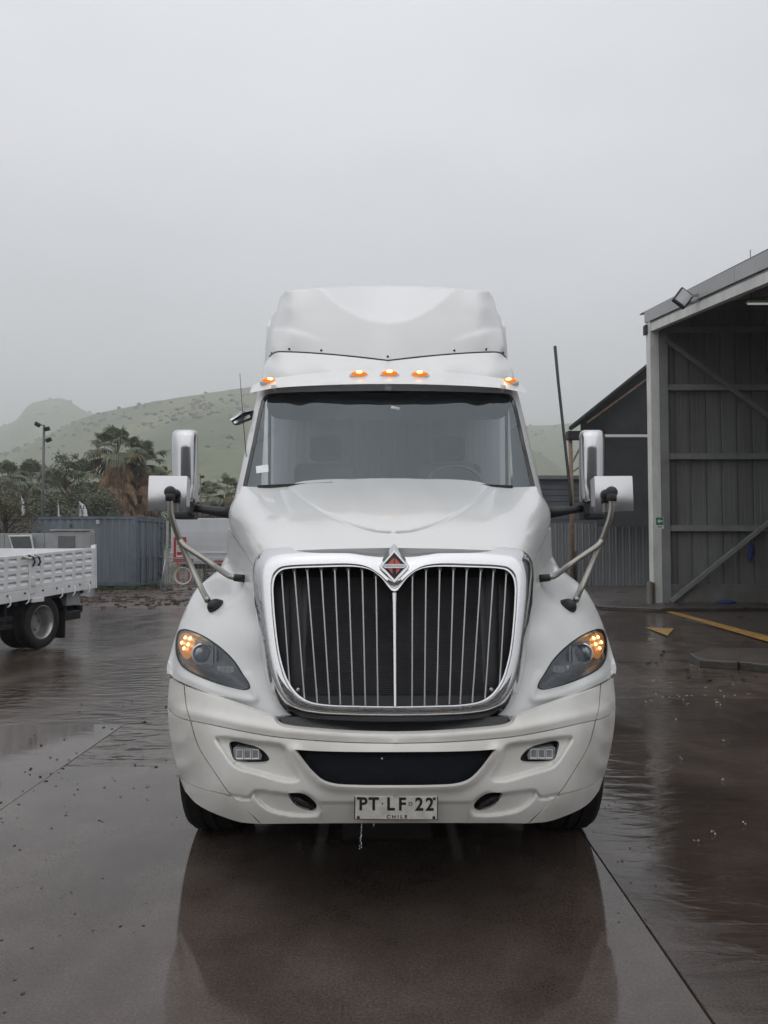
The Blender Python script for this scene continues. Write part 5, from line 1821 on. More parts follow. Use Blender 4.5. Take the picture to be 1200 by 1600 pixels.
# latch post, ropes and hooks
ml = -0.335
sheet('latch_post', 0.046, 0.060, ml - 0.09, ml + 0.06, 0.02, 0.60, 'bed_white', 0.006)
sheet('latch_handle', 0.060, 0.085, ml - 0.04, ml + 0.03, 0.14, 0.27, 'sign_white', 0.01)
rp = MB()
for dy in (-0.10, 0.02):
    rp.tube([(0.05, ml + dy, zt(ml) - 0.02), (0.085, ml + dy + 0.06, zt(ml) - 0.05), (0.085, ml + dy + 0.10, zt(ml) - 0.12), (0.075, ml + dy + 0.07, zt(ml) - 0.18)], 0.014, 8)
rp.build('rope', 'chassis', fb, True)
rp = MB().tube([(0.05, ml - 0.22, zt(ml) - 0.03), (0.08, ml - 0.12, zt(ml) - 0.07), (0.06, ml, zt(ml) - 0.04), (0.08, ml + 0.12, zt(ml) - 0.05)], 0.017, 8)
rp.build('rope', 'hose', fb, True)
for y in (-2.2, -1.6, -1.06, -0.80, -0.42, 0.35, 0.66, 1.05):
    h = MB().tube([(0.05, y, zb(y) + 0.03), (0.062, y, zb(y) - 0.03), (0.062, y - 0.01, zb(y) - 0.09), (0.05, y - 0.05, zb(y) - 0.12)], 0.011, 7)
    h.build('rope_hook', 'bed_white', fb, True)
for y in (-1.9, -1.2, -0.86, -0.5, -0.10, 0.22, 0.52, 0.80, 1.08):
    MB().lathe([(0.0005, 0.016), (0.014, 0.014), (0.018, 0.0)], (0.047, y, zb(y) + 0.045), 'X', 10).build('bolt', 'grey_dark_steel', fb, True)
MB().box(0.02, 0.06, -0.34, -0.08, zb(-0.2) - 0.12, zb(-0.2) - 0.055).build('side_bracket', 'bed_white', fb, False, 0.006)
# rear corner board, stained
MB().prism([(-0.05, Y1 + 0.002, zb(Y1) - 0.06), (0.06, Y1 + 0.002, zb(Y1) - 0.06), (0.05, Y1 + 0.002, zb(Y1) + 0.2), (0.035, Y1 + 0.002, zt(Y1) + 0.06), (-0.05, Y1 + 0.002, zt(Y1) + 0.04)], (0, 0.03, 0)).build('corner_post', 'bed_white', fb)
# chassis
for x in (-0.68, -1.48):
    MB().box(x - 0.04, x + 0.04, Y0, 1.05, 0.58, 0.80).build('frame_rail', 'navy_black', fb)
for y in (-2.6, -1.4, -0.55, 0.55, 1.0):
    MB().box(XW + 0.05, -0.05, y - 0.04, y + 0.04, zb(y) - 0.13, zb(y) - 0.06).build('cross_bearer', 'navy_black', fb)
MB().bar((-1.9, 0, 0.41), (-0.25, 0, 0.41), 0.14).build('rear_axle', 'navy_black', fb)
def dual(x, parent):
    w, r = 0.115, 0.405
    tp = [(r * 0.62, -w * 0.8), (r * 0.74, -w), (r * 0.9, -w), (r * 0.97, -w * 0.88), (r, -w * 0.6), (r, -0.02), (r - 0.012, -0.015), (r - 0.012, 0.015), (r, 0.02), (r, w * 0.6), (r * 0.97, w * 0.88), (r * 0.9, w), (r * 0.74, w), (r * 0.62, w * 0.8)]
    o = MB().lathe(tp, (x, 0, r - 0.004), 'X', 40).build('wheel', 'rubber', parent, True, sharp=35)
    return o
for (x, face) in ((-0.125, 1), (-0.40, 0), (-1.77, 0), (-2.04, -1)):
    o = dual(x, fb)
    if face:
        s_ = face
        rp = [(0.262, 0.10 * s_), (0.250, 0.102 * s_), (0.236, 0.09 * s_), (0.222, 0.01 * s_), (0.205, -0.085 * s_), (0.10, -0.10 * s_), (0.095, -0.05 * s_), (0.05, -0.04 * s_), (0.001, -0.04 * s_)]
        rm = MB().lathe(rp, (x, 0, 0.401), 'X', 36).build('rim', 'rim_steel', o, True, sharp=40)
        for i in range(6):
            a = 2 * math.pi * i / 6
            MB().lathe([(0.0005, 0.02 * s_), (0.012, 0.018 * s_), (0.014, 0.0)], (x - 0.092 * s_, 0.15 * math.cos(a), 0.401 + 0.15 * math.sin(a)), 'X', 8).build('wheel_nut', 'grey_dark_steel', rm, True)
for x0 in (-0.52, XW + 0.01):
    gd = MB()
    arcp = [(0.50 * math.cos(R(t)), 0.40 + 0.50 * math.sin(R(t))) for t in range(18, 170, 8)]
    for (y1, z1), (y2, z2) in zip(arcp[:-1], arcp[1:]):
        gd.add([(x0, y1, min(z1, zb(0) - 0.09)), (x0 + 0.52, y1, min(z1, zb(0) - 0.09)), (x0 + 0.52, y2, min(z2, zb(0) - 0.09)), (x0, y2, min(z2, zb(0) - 0.09)),
                (x0, y1, min(z1, zb(0) - 0.09) + 0.02), (x0 + 0.52, y1, min(z1, zb(0) - 0.09) + 0.02), (x0 + 0.52, y2, min(z2, zb(0) - 0.09) + 0.02), (x0, y2, min(z2, zb(0) - 0.09) + 0.02)],
               [(0, 1, 2, 3), (4, 7, 6, 5), (0, 4, 5, 1), (1, 5, 6, 2), (2, 6, 7, 3), (3, 7, 4, 0)])
    gd.build('mudguard', 'navy_black', fb, False)
    MB().box(x0, x0 + 0.52, 0.50, 0.515, 0.10, 0.62).build('mud_flap', 'rubber', fb)
MB().box(-2.0, -0.12, 1.05, 1.13, 0.46, 0.58).build('rear_bumper', 'navy_black', fb, False, 0.01)
for x in (-0.30, -1.8):
    MB().box(x - 0.05, x + 0.05, 1.0, 1.06, 0.5, 0.86).build('bumper_stay', 'navy_black', fb)
MB().box(-0.42, -0.06, 0.62, 0.98, 0.60, 0.83).build('tool_box', 'grey_steel', fb, False, 0.01)
MB().box(-0.62, -0.08, 0.60, 1.02, 0.36, 0.50).build('lamp_board', 'navy_black', fb, False, 0.01)
for z in (0.40, 0.52):
    MB().bar((-0.06, -2.9, z), (-0.06, -0.62, z), 0.035, 0.06).build('side_guard', 'navy_black', fb)
for y in (-2.6, -1.6, -0.75):
    MB().bar((-0.08, y, 0.38), (-0.08, y, 0.82), 0.04).build('guard_stay', 'navy_black', fb)
MB().box(-0.55, -0.15, -2.2, -1.3, 0.42, 0.78).build('battery_box', 'navy_black', fb, False, 0.02)

# ------------------------------------------------------------------ grey machinery behind the flatbed
def at(px, py, Y): return W(px, py, Y)
cabn = thing('steel_cabinet', 'grey steel cabinet with one recessed door panel in front of the container', 'cabinet', (-9.15, 22.7, 0), 0.05)
MB().box(-0.62, 0.50, 0, 0.35, 0.0, 1.98).build('body', 'grey_steel', cabn, False, 0.02)
MB().box(-0.46, 0.02, -0.03, -0.002, 0.25, 1.84).build('door', 'grey_dark_steel', cabn, False, 0.01)
MB().box(0.06, 0.46, -0.02, -0.002, 0.2, 1.86).build('side_panel', 'grey_steel', cabn, False, 0.006)
MB().box(-0.70, 0.46, -0.05, 0.38, 1.984, 2.03).build('lid', 'grey_steel', cabn, False, 0.01)
MB().lathe([(0.0005, -0.04), (0.02, -0.035), (0.022, 0.0)], (0.0, -0.03, 1.3), 'Y', 10).build('handle', 'chassis', cabn, True)
pn = thing('panel_wall', 'pale grey upright metal panels with a tilted dark hatch leaning on them', 'wall', (-12.0, 23.4, 0), 0.02)
x = -3.2
while x < 1.95:
    MB().box(x + 0.004, x + 0.40, 0, 0.04, 0.0, 1.93 + random.uniform(-0.006, 0.006)).build('panel', 'grey_steel', pn, False, 0.008)
    x += 0.404
hr = MB().prism([(0.62, -0.16, 1.85), (1.32, -0.16, 1.87), (1.46, -0.28, 1.44), (0.82, -0.28, 1.40)][::-1], (0, 0.04, 0.02))
hatch = hr.build('hatch', 'galv', pn, False, 0.01)
MB().prism([(0.68, -0.175, 1.82), (1.28, -0.175, 1.83), (1.40, -0.292, 1.46), (0.86, -0.292, 1.43)][::-1], (0, 0.012, 0.006)).build('hatch_glass', 'dark_glass', hatch)
MB().bar((0.86, -0.29, 1.42), (0.86, 0.0, 1.30), 0.03).build('hatch_stay', 'chassis', pn)

# ------------------------------------------------------------------ blue-grey shipping container
cont = thing('shipping_container', 'weathered blue grey corrugated shipping container behind the flatbed truck', 'container', (-8.72, 27.0, 0), -0.125)
# local: x runs left along the long side (negative), y runs back along the door end; stands on low blocks
L, Wd, H, Z0 = 12.19, 2.44, 2.45, 0.13
def corr_wall(p0, p1, z0, z1, depth, pitch, nrm):
    q = MB()
    p0, p1, nrm = Vector(p0), Vector(p1), Vector(nrm)
    d = p1 - p0
    n = int(d.length / pitch)
    pts = []
    for i in range(n):
        for f_, o_ in ((0.0, 0), (0.28, 0), (0.5, 1), (0.78, 1)):
            pts.append(p0 + d * ((i + f_) / n) - nrm * (depth * o_))
    pts.append(p1)
    vs2 = []
    for p in pts: vs2 += [(p.x, p.y, z0), (p.x, p.y, z1)]
    q.add(vs2, [(2 * i, 2 * i + 2, 2 * i + 3, 2 * i + 1) for i in range(len(pts) - 1)])
    return q
corr_wall((-L + 0.1, 0.02, 0), (-0.1, 0.02, 0), Z0 + 0.12, Z0 + H - 0.08, 0.036, 0.278, (0, -1, 0)).build('side_wall', 'cont_blue', cont)
corr_wall((-L + 0.1, Wd - 0.02, 0), (-0.1, Wd - 0.02, 0), Z0 + 0.12, Z0 + H - 0.08, -0.036, 0.278, (0, -1, 0)).build('side_wall', 'cont_blue', cont)
MB().box(-L, 0, 0.0, Wd, Z0 + H - 0.03, Z0 + H).build('roof', 'cont_blue', cont)
for y in (0.0, Wd - 0.07):
    MB().box(-L + 0.16, -0.16, y, y + 0.07, Z0 + H - 0.10, Z0 + H + 0.004).build('top_rail', 'cont_rail', cont)
    MB().box(-L + 0.16, -0.16, y, y + 0.07, Z0, Z0 + 0.14).build('bottom_rail', 'cont_rail', cont)
for x in (-L, -0.16):
    for y in (0.0, Wd - 0.16):
        MB().box(x, x + 0.16, y, y + 0.16, Z0 + 0.12, Z0 + H - 0.11).build('corner_post', 'cont_rail', cont)
        for z in (Z0, Z0 + H - 0.11):
            MB().box(x - 0.004, x + 0.166, y - 0.004, y + 0.164, z - 0.004, z + 0.115).build('corner_casting', 'cont_rail', cont, False, 0.01)
MB().box(-L, -L + 0.06, 0.16, Wd - 0.16, Z0 + 0.1, Z0 + H - 0.05).build('end_wall', 'cont_blue', cont)
MB().box(-0.10, -0.02, 0.16, Wd - 0.16, Z0 + H - 0.16, Z0 + H - 0.03).build('door_header', 'cont_rail', cont)
MB().box(-0.10, -0.02, 0.16, Wd - 0.16, Z0, Z0 + 0.14).build('door_sill', 'cont_rail', cont)
for k in range(2):
    y0_ = 0.18 + k * 1.05
    dq = corr_wall((-0.06, y0_, 0), (-0.06, y0_ + 1.02, 0), Z0 + 0.15, Z0 + H - 0.17, 0.03, 0.25, (1, 0, 0))
    door = dq.build('door', 'cont_blue', cont)
    for yo in (0.27, 0.75):
        MB().tube([(-0.015, y0_ + yo, Z0 + 0.05), (-0.015, y0_ + yo, Z0 + H - 0.06)], 0.02, 8).build('lock_rod', 'cont_rail', door, True)
        MB().box(-0.02, 0.02, y0_ + yo - 0.03, y0_ + yo + 0.28, Z0 + 0.98, Z0 + 1.02).build('rod_handle', 'cont_rail', door)
    for z in (0.35, 0.95, 1.55, 2.1):
        yo = 0.02 if k == 0 else 0.96
        MB().box(-0.05, -0.005, y0_ + yo - 0.06, y0_ + yo + 0.08, Z0 + z, Z0 + z + 0.06).build('hinge', 'cont_rail', door)
for x in (-L + 0.5, -L / 2, -0.5):
    MB().box(x - 0.25, x + 0.25, 0.05, Wd - 0.05, -0.03, Z0 + 0.002).build('support_block', 'concrete', cont)
for (x, z) in ((-2.45, 2.2), (-2.45, 1.85), (-2.33, 1.55)):
    MB().box(x, x + 0.035, -0.005, 0.03, z, z + 0.10).build('vent', 'chassis', cont)
MB().box(-1.50, -1.36, -0.004, 0.03, 2.30, 2.44).build('vent', 'galv', cont, False, 0.01)

# ------------------------------------------------------------------ white box trailer, mesh fence, fire point
tr = thing('white_trailer', 'white box trailer body parked behind the mesh fence', 'trailer', (-9.3, 33.5, 0), -0.04)
MB().box(0.0, 9.0, 0, 2.5, 0.75, 2.72).build('body', 'white_panel', tr, False, 0.03)
MB().box(-0.02, 9.02, -0.03, -0.002, 1.20, 1.27).build('rub_rail', 'sign_white', tr)
MB().box(0.02, 9.0, -0.03, -0.002, 0.74, 0.86).build('bottom_rail', 'galv', tr)
for x in (1.8, 3.0, 6.8):
    MB().lathe([(0.28, -0.02), (0.44, -0.02), (0.47, 0.05), (0.47, 0.25)], (x, 0.3, 0.47), 'Y', 24).build('wheel', 'rubber', tr, True, sharp=40)
MB().box(0.3, 8.6, 0.7, 1.8, 0.5, 0.74).build('chassis_frame', 'chassis', tr)

fence = thing('mesh_fence', 'galvanised welded mesh fence panel beside the container', 'fence', (-7.95, 28.2, 0), -0.05)
for x in (0.0, 2.55, 5.1):
    MB().box(x - 0.04, x + 0.04, -0.04, 0.04, 0, 2.45).build('post', 'galv', fence)
wm = MB()
x = 0.09
while x < 5.02:
    wm.bar((x, 0, 0.9), (x, 0, 2.02), 0.006)
    x += 0.075
for z in (0.92, 1.2, 1.5, 1.75, 2.0):
    wm.bar((0.05, -0.006, z), (5.05, -0.006, z), 0.008)
tag(wm.build('wire_mesh', 'galv', fence), kind='stuff')
gt = thing('barrier_panel', 'tilted galvanised barrier panel with fine wire grid standing before the mesh fence', 'barrier', (-7.72, 26.6, 0), -0.03)
for (a, b) in (((0, -0.0, 0.04), (0.12, 0.15, 1.10)), ((0.12, 0.15, 1.10), (3.2, 0.15, 1.10)), ((0, 0, 0.04), (3.3, 0, 0.04)), ((3.3, 0, 0.04), (3.2, 0.15, 1.10))):
    MB().tube([a, b], 0.022, 8).build('frame_tube', 'galv', gt, True)
wm = MB()
for i in range(15):
    t = (i + 1) / 16
    wm.bar((0.12 * t, 0.15 * t, 0.04 + 1.06 * t), (3.3 - 0.1 * t, 0.15 * t, 0.04 + 1.06 * t), 0.006)
for i in range(22):
    x = 0.16 + i * 0.14
    wm.bar((x, 0.0, 0.05), (x, 0.15, 1.08), 0.005)
tag(wm.build('wire_grid', 'galv', gt), kind='stuff')
for x in (0.02, 3.2):
    MB().bar((x, -0.2, 0.02), (x, 0.4, 0.02), 0.06, 0.04).build('foot', 'galv', gt)

fp_ = thing('fire_point', 'red fire extinguisher stand with sign and coiled pale hose behind the barrier', 'fire stand', (-7.35, 27.6, 0), 0.0)
MB().box(-0.20, 0.26, -0.03, 0.0, 1.08, 1.85).build('board', 'fire_red', fp_, False, 0.01)
MB().box(-0.09, 0.13, -0.04, -0.031, 1.14, 1.80).build('notice', 'sign_white', fp_)
MB().box(-0.075, 0.115, -0.045, -0.0405, 1.56, 1.78).build('pictogram', 'fire_red', fp_)
MB().box(0.0, 0.04, -0.05, -0.0455, 1.60, 1.74).build('pictogram_bottle', 'sign_white', fp_)
MB().box(-0.075, 0.115, -0.045, -0.0405, 1.19, 1.33).build('pictogram', 'fire_red', fp_)
for k in range(4):
    MB().box(-0.07, 0.11, -0.045, -0.0405, 1.365 + k * 0.045, 1.385 + k * 0.045).build('notice_line', 'grey_dark_steel', fp_)
for x in (-0.04, 0.36):
    MB().bar((x, 0.02, 0.0), (x, 0.02, 1.12), 0.06).build('leg', 'fire_red', fp_)
MB().bar((-0.22, 0.02, 1.02), (0.50, 0.02, 1.02), 0.05, 0.12).build('cross_rail', 'fire_red', fp_)
hz_ = MB()
for k in range(3):
    rr = 0.27 + k * 0.018
    hz_.tube([(0.16 + rr * math.cos(a), -0.03 - k * 0.02, 0.46 + rr * math.sin(a)) for a in [2 * math.pi * i / 28 for i in range(29)]], 0.014, 6, caps=False)
hz_.build('hose_coil', 'hose', fp_, True)
for (i, (x, z)) in enumerate(((1.45, 0.0), (1.78, 0.0))):
    ex = thing('fire_extinguisher', ('small red fire extinguisher on the ground behind the barrier' if i == 0 else 'second red fire extinguisher, farther from the red stand'), 'extinguisher', (-7.35 + x, 27.5, 0))
    MB().lathe([(0.001, 0.0), (0.10, 0.0), (0.11, 0.03), (0.11, 0.52), (0.08, 0.60), (0.03, 0.63), (0.03, 0.68), (0.001, 0.68)], (0, 0, 0), 'Z', 18).build('cylinder', 'fire_red', ex, True, sharp=40)
    MB().box(-0.02, 0.10, -0.015, 0.015, 0.68, 0.74).build('valve', 'chassis', ex)
    MB().tube([(0.03, 0, 0.70), (0.14, 0, 0.62), (0.13, -0.02, 0.35)], 0.012, 6).build('hose', 'chassis', ex, True)
cart = thing('hand_cart', 'low hand cart with red frame behind the barrier', 'cart', (-6.3, 29.2, 0))
MB().box(-0.5, 1.1, -0.3, 0.3, 0.55, 0.62).build('deck', 'chassis', cart)
for z in (0.95, 0.72, 0.40):
    MB().bar((-0.1, -0.3, z), (0.9, -0.3, z), 0.05, 0.08).build('rail', 'fire_red' if z != 0.72 else 'galv', cart)
for x in (0.1, 0.75):
    MB().bar((x, -0.3, 0.2), (x, -0.3, 1.0), 0.05).build('upright', 'fire_red', cart)
for x in (-0.3, 0.9):
    MB().lathe([(0.05, -0.05), (0.2, -0.05), (0.22, 0.0), (0.2, 0.05), (0.05, 0.05)], (x, -0.25, 0.218), 'Y', 18).build('wheel', 'rubber', cart, True, sharp=40)

# ------------------------------------------------------------------ lamp posts, feather flags
def lamp_post(px, top_py, Y, label, arms=True, r=0.075):
    p = W(px, 850, Y)
    zt_ = W(px, top_py, Y).z
    o = thing('light_pole', label, 'light pole', (p.x, Y, 0), 0.0, None)
    MB().tube([(0, 0, 0), (0, 0, zt_ * 0.6), (0, 0, zt_)], [r, r * 0.9, r * 0.75], 12).build('mast', 'pole_grey', o, True)
    if arms:
        for (dx, dz, rz, nm) in ((-0.30, 0.02, 0.5, 'floodlight'), (0.17, -0.20, -0.2, 'floodlight'), (0.26, -0.75, -0.4, 'floodlight')):
            M = Matrix.Translation((dx, -0.05, zt_ + dz)) @ Matrix.Rotation(rz, 4, 'Y') @ Matrix.Rotation(0.5, 4, 'X')
            f_ = MB().box(-0.14, 0.14, -0.07, 0.05, -0.10, 0.10, M).build(nm, 'navy_black', o, False, 0.02)
            MB().bar((0, 0, zt_ + dz - 0.05), (dx, -0.02, zt_ + dz), 0.05).build('bracket', 'pole_grey', f_)
    return o
lamp_post(65.5, 664, 38.0, 'tall grey light pole with black floodlights rising behind the container')
lamp_post(312, 741, 60.0, 'slim distant light pole between the door mirror and the cab', True, 0.06)
def feather_flag(px0, px1, top, Y, label, text=None):
    a = W((px0 + px1) / 2, 850, Y)
    w = (px1 - px0) / FPX * Y
    h = W(px0, top, Y).z
    o = thing('feather_flag', label, 'flag', (a.x, Y, 0))
    MB().tube([(-w / 2, 0, 0), (-w / 2, 0, h * 0.8), (-w / 2 + 0.02, 0, h)], 0.018, 8).build('flag_pole', 'pole_grey', o, True)
    n = 14
    vs2 = []
    for i in range(n + 1):
        t = i / n
        z = 0.7 + (h - 0.72) * t
        ww = w * (1.0 if t < 0.70 else math.sqrt(max(0.0, 1 - ((t - 0.70) / 0.30) ** 2)))
        for s_ in (0.0, 0.5, 1.0):
            vs2.append((-w / 2 + 0.015 + ww * s_, 0.03 * math.sin(3 * s_ + 2.5 * t), z))
            
    ff = []
    for i in range(n):
        for k in range(2):
            ff.append((i * 3 + k, i * 3 + k + 1, (i + 1) * 3 + k + 1, (i + 1) * 3 + k))
    b = obj('banner', vs2, ff, 'flag_white', o, True)
    sm = b.modifiers.new('thickness', 'SOLIDIFY')
    sm.thickness = 0.006
    if text:
        for i, ch in enumerate(text):
            text_obj('banner_letter', ch, 0.24, 'ink', b, (-0.03, -0.045, h - 0.30 - i * 0.205), (math.pi / 2, 0, 0), sx=1.15, offset=0.006)
    return o
feather_flag(31, 37.5, 774, 33.0, 'narrow white feather flag seen edge-on left of the light pole')
feather_flag(88.5, 92, 783, 36.0, 'very thin white feather flag seen edge-on right of the light pole')
feather_flag(122, 136.5, 782, 33.0, 'white feather flag with black vertical letters before the palms', 'USADOS')

# ------------------------------------------------------------------ hangar on the right
PX, PY = 6.97, 19.85
hg = thing('hangar', 'open grey steel hangar with corrugated wall, girts and pitched roof edge', 'hangar', (PX, PY, 0))
EH = 7.35
sheetw = 0.405
nrow = 22
prof_s = [(0.0, 0.035), (0.012, 0.0), (0.13, 0.0), (0.14, 0.006), (0.15, 0.0), (0.25, 0.0), (0.26, 0.006), (0.27, 0.0), (0.36, 0.0), (0.372, 0.035), (0.40, 0.035)]
for i in range(nrow):
    x0 = 0.24 + i * sheetw
    q = MB()
    vs2 = []
    dz = random.uniform(-0.03, 0.03)
    yo = 0.10 + (0.014 if i % 2 else 0.0) + random.uniform(0, 0.006)
    for (dx, dy) in prof_s: vs2 += [(x0 + dx, yo + dy, 0.50 + dz), (x0 + dx, yo + dy, EH + 0.35)]
    q.add(vs2, [(2 * k, 2 * k + 2, 2 * k + 3, 2 * k + 1) for k in range(len(prof_s) - 1)])
    q.build('wall_sheet', 'hangar_sheet', hg, False)
MB().box(0.2, 9.3, 0.16, 0.20, 0.3, EH + 0.4).build('wall_backing', 'hangar_roof', hg)
MB().box(0.20, 9.3, -0.02, 0.28, -0.02, 0.56).build('plinth', 'concrete', hg, False, 0.02)
for z in (2.02, 3.88, 5.68):
    MB().box(0.22, 9.3, -0.04, 0.095, z - 0.07, z + 0.07).build('girt', 'hangar_steel', hg, False, 0.008)
    MB().box(0.22, 9.3, -0.075, -0.042, z - 0.09, z - 0.055).build('girt_lip', 'hangar_steel', hg)
MB().bar((0.35, -0.12, 0.12), (3.3, -0.12, 2.46), 0.10, 0.10).build('brace', 'hangar_steel', hg)
MB().bar((0.28, -0.10, 6.95), (4.3, -0.10, 3.9), 0.09, 0.09).build('brace', 'hangar_steel', hg)
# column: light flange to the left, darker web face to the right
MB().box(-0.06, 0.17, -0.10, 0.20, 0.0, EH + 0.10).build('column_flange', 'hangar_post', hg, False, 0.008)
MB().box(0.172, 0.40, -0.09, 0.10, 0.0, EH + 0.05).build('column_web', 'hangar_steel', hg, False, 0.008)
MB().box(-0.12, -0.03, -0.16, 0.0, 0.0, 0.62).build('column_guard', 'rust_post', hg, False, 0.02)
MB().lathe([(0.085, 0.0), (0.085, 0.55), (0.06, 0.64), (0.001, 0.66)], (-0.22, -0.30, 0.0), 'Z', 14).build('bollard', 'concrete', hg, True, sharp=40)
# roof edge: drops and comes towards the yard; roof plane spans the bay
e0 = Vector((-0.09, 0.22, 7.46))
e1 = Vector((-0.09 + 0.30, -9.5, 6.30))
d = (e1 - e0)
def edge(t, x=0.0, z=0.0): 
    p = e0 + d * t
    return Vector((p.x + x, p.y, p.z + z))
fq = MB().add([edge(0, 0, -0.10), edge(1, 0, -0.10), edge(1, 0, 0.26), edge(0, 0, 0.26), edge(0, 0.03, -0.10), edge(1, 0.03, -0.10), edge(1, 0.03, 0.26), edge(0, 0.03, 0.26)],
              [(0, 3, 2, 1), (4, 5, 6, 7), (0, 1, 5, 4), (1, 2, 6, 5), (2, 3, 7, 6), (3, 0, 4, 7)])
fq = None
nf = 6
for i in range(nf):
    a, b = i / nf + 0.0008, (i + 1) / nf - 0.0008
    q = MB().add([edge(a, 0, -0.03), edge(b, 0, -0.03), edge(b, 0, 0.28), edge(a, 0, 0.28), edge(a, 0.04, -0.03), edge(b, 0.04, -0.03), edge(b, 0.04, 0.28), edge(a, 0.04, 0.28)],
                 [(0, 1, 2, 3), (4, 7, 6, 5), (0, 4, 5, 1), (1, 5, 6, 2), (2, 6, 7, 3), (3, 7, 4, 0)])
    q.build('fascia_sheet', 'hangar_fascia', hg)
def beam(z0, z1, x0, x1, nm, m):
    q = MB().add([edge(0, x0, z0), edge(1, x0, z0), edge(1, x0, z1), edge(0, x0, z1), edge(0, x1, z0), edge(1, x1, z0), edge(1, x1, z1), edge(0, x1, z1)],
                 [(0, 1, 2, 3), (4, 7, 6, 5), (0, 4, 5, 1), (1, 5, 6, 2), (2, 6, 7, 3), (3, 7, 4, 0)])
    return q.build(nm, m, hg)
beam(-0.09, -0.034, 0.06, 0.16, 'edge_channel', 'hangar_steel')
beam(-0.30, -0.094, 0.035, 0.19, 'edge_beam', 'hangar_post')
rq = MB().add([edge(0, 0.0, 0.285) + Vector((0, 0.35, 0)), edge(1, 0.0, 0.285), edge(1, 12.0, 2.2), edge(0, 12.0, 2.2) + Vector((0, 0.35, 0)),
               edge(0, 0.0, 0.325) + Vector((0, 0.35, 0)), edge(1, 0.0, 0.325), edge(1, 12.0, 2.24), edge(0, 12.0, 2.24) + Vector((0, 0.35, 0))],
              [(0, 3, 2, 1), (4, 5, 6, 7), (0, 1, 5, 4), (1, 2, 6, 5), (2, 3, 7, 6), (3, 0, 4, 7)])
rq.build('roof', 'hangar_roof', hg)
for t in (0.22, 0.44, 0.66, 0.88):
    MB().bar(edge(t, 0.1, 0.10), edge(t, 11.8, 1.95), 0.14, 0.26).build('rafter', 'hangar_steel', hg)
for k in range(5):
    xx = 0.8 + k * 2.3
    MB().bar(edge(0, xx, 0.22 + xx * 0.16), edge(1, xx, 0.22 + xx * 0.16), 0.08, 0.14).build('purlin', 'hangar_steel', hg)
MB().prism([(9.3, -9.6, 0), (9.3, 0.2, 0), (9.3, 0.2, 9.0), (9.3, -9.6, 7.85)], (0.1, 0, 0)).build('far_wall', 'hangar_sheet', hg)
MB().prism([(1.2, -9.6, 0), (9.3, -9.6, 0), (9.3, -9.6, 7.85), (1.2, -9.6, 6.6)], (0, -0.1, 0)).build('near_wall', 'hangar_sheet', hg)
MB().prism([(0.16, 0.21, 7.3), (9.3, 0.21, 7.3), (9.3, 0.21, 9.15), (0.16, 0.21, 7.74)], (0, 0.04, 0)).build('gable_sheet', 'hangar_sheet', hg)
for (t) in (0.985,):
    p = edge(t)
    MB().box(p.x + 0.02, p.x + 0.3, p.y - 0.1, p.y + 0.15, 0, p.z - 0.1).build('column', 'hangar_post', hg)
MB().box(-0.13, -0.03, 0.05, 0.22, 7.10, 7.34).build('gutter_outlet', 'chassis', hg)
MB().box(0.24, 9.3, -0.035, -0.005, 7.12, 7.26).build('girt', 'hangar_steel', hg)
# floodlight on the fascia
fl_t = 0.33
p = edge(fl_t, -0.34, -0.02)
fl_ = thing('floodlight', 'square black framed floodlight bracketed to the hangar roof edge', 'floodlight', tuple(Vector((PX, PY, 0)) + p))
M = Matrix.Rotation(R(38), 4, 'Y') @ Matrix.Rotation(R(-10), 4, 'X')
b_ = MB().box(-0.17, 0.17, -0.05, 0.05, -0.20, 0.20, M).build('housing', 'navy_black', fl_, False, 0.02)
MB().box(-0.13, 0.13, -0.058, -0.0505, -0.16, 0.16, M).build('glass', 'galv', fl_)
MB().bar((0.1, 0.0, 0.02), (0.46, 0.0, 0.10), 0.05).build('bracket', 'hangar_steel', fl_)
MB().bar((0.1, 0.0, -0.10), (0.46, 0.0, -0.04), 0.04).build('bracket', 'hangar_steel', fl_)
# lit tube under the roof
p = W(1192, 475, 16.5)
lt = thing('tube_light', 'lit fluorescent tube fitting hanging under the hangar roof', 'tube light', tuple(p))
MB().box(-0.35, 0.9, -0.05, 0.05, 0.02, 0.07).build('batten', 'sign_white', lt)
MB().tube([(-0.33, 0, 0), (0.88, 0, 0)], 0.018, 10).build('tube', 'tube_lit', lt, True)
for x in (-0.25, 0.8):
    MB().bar((x, 0, 0.07), (x, 0, 1.2), 0.012).build('hanger', 'chassis', lt)
# exit sign on the column
p = W(1030, 817, PY - 0.10)
es = thing('exit_sign', 'green and white emergency exit sign on the hangar column', 'sign', (p.x + 0.01, PY - 0.093, p.z))
MB().box(-0.105, 0.105, -0.012, 0.0, -0.15, 0.15).build('board', 'sign_white', es)
MB().box(-0.095, 0.095, -0.016, -0.0125, -0.055, 0.14).build('green_field', 'sign_green', es)
MB().prism([(-0.07, -0.019, 0.045), (0.0, -0.019, 0.105), (0.0, -0.019, 0.065), (0.07, -0.019, 0.065), (0.07, -0.019, 0.025), (0.0, -0.019, 0.025), (0.0, -0.019, -0.015)][::-1], (0, 0.0025, 0)).build('arrow', 'sign_white', es)
MB().box(-0.06, 0.06, -0.014, -0.0125, -0.115, -0.09).build('caption', 'grey_dark_steel', es)
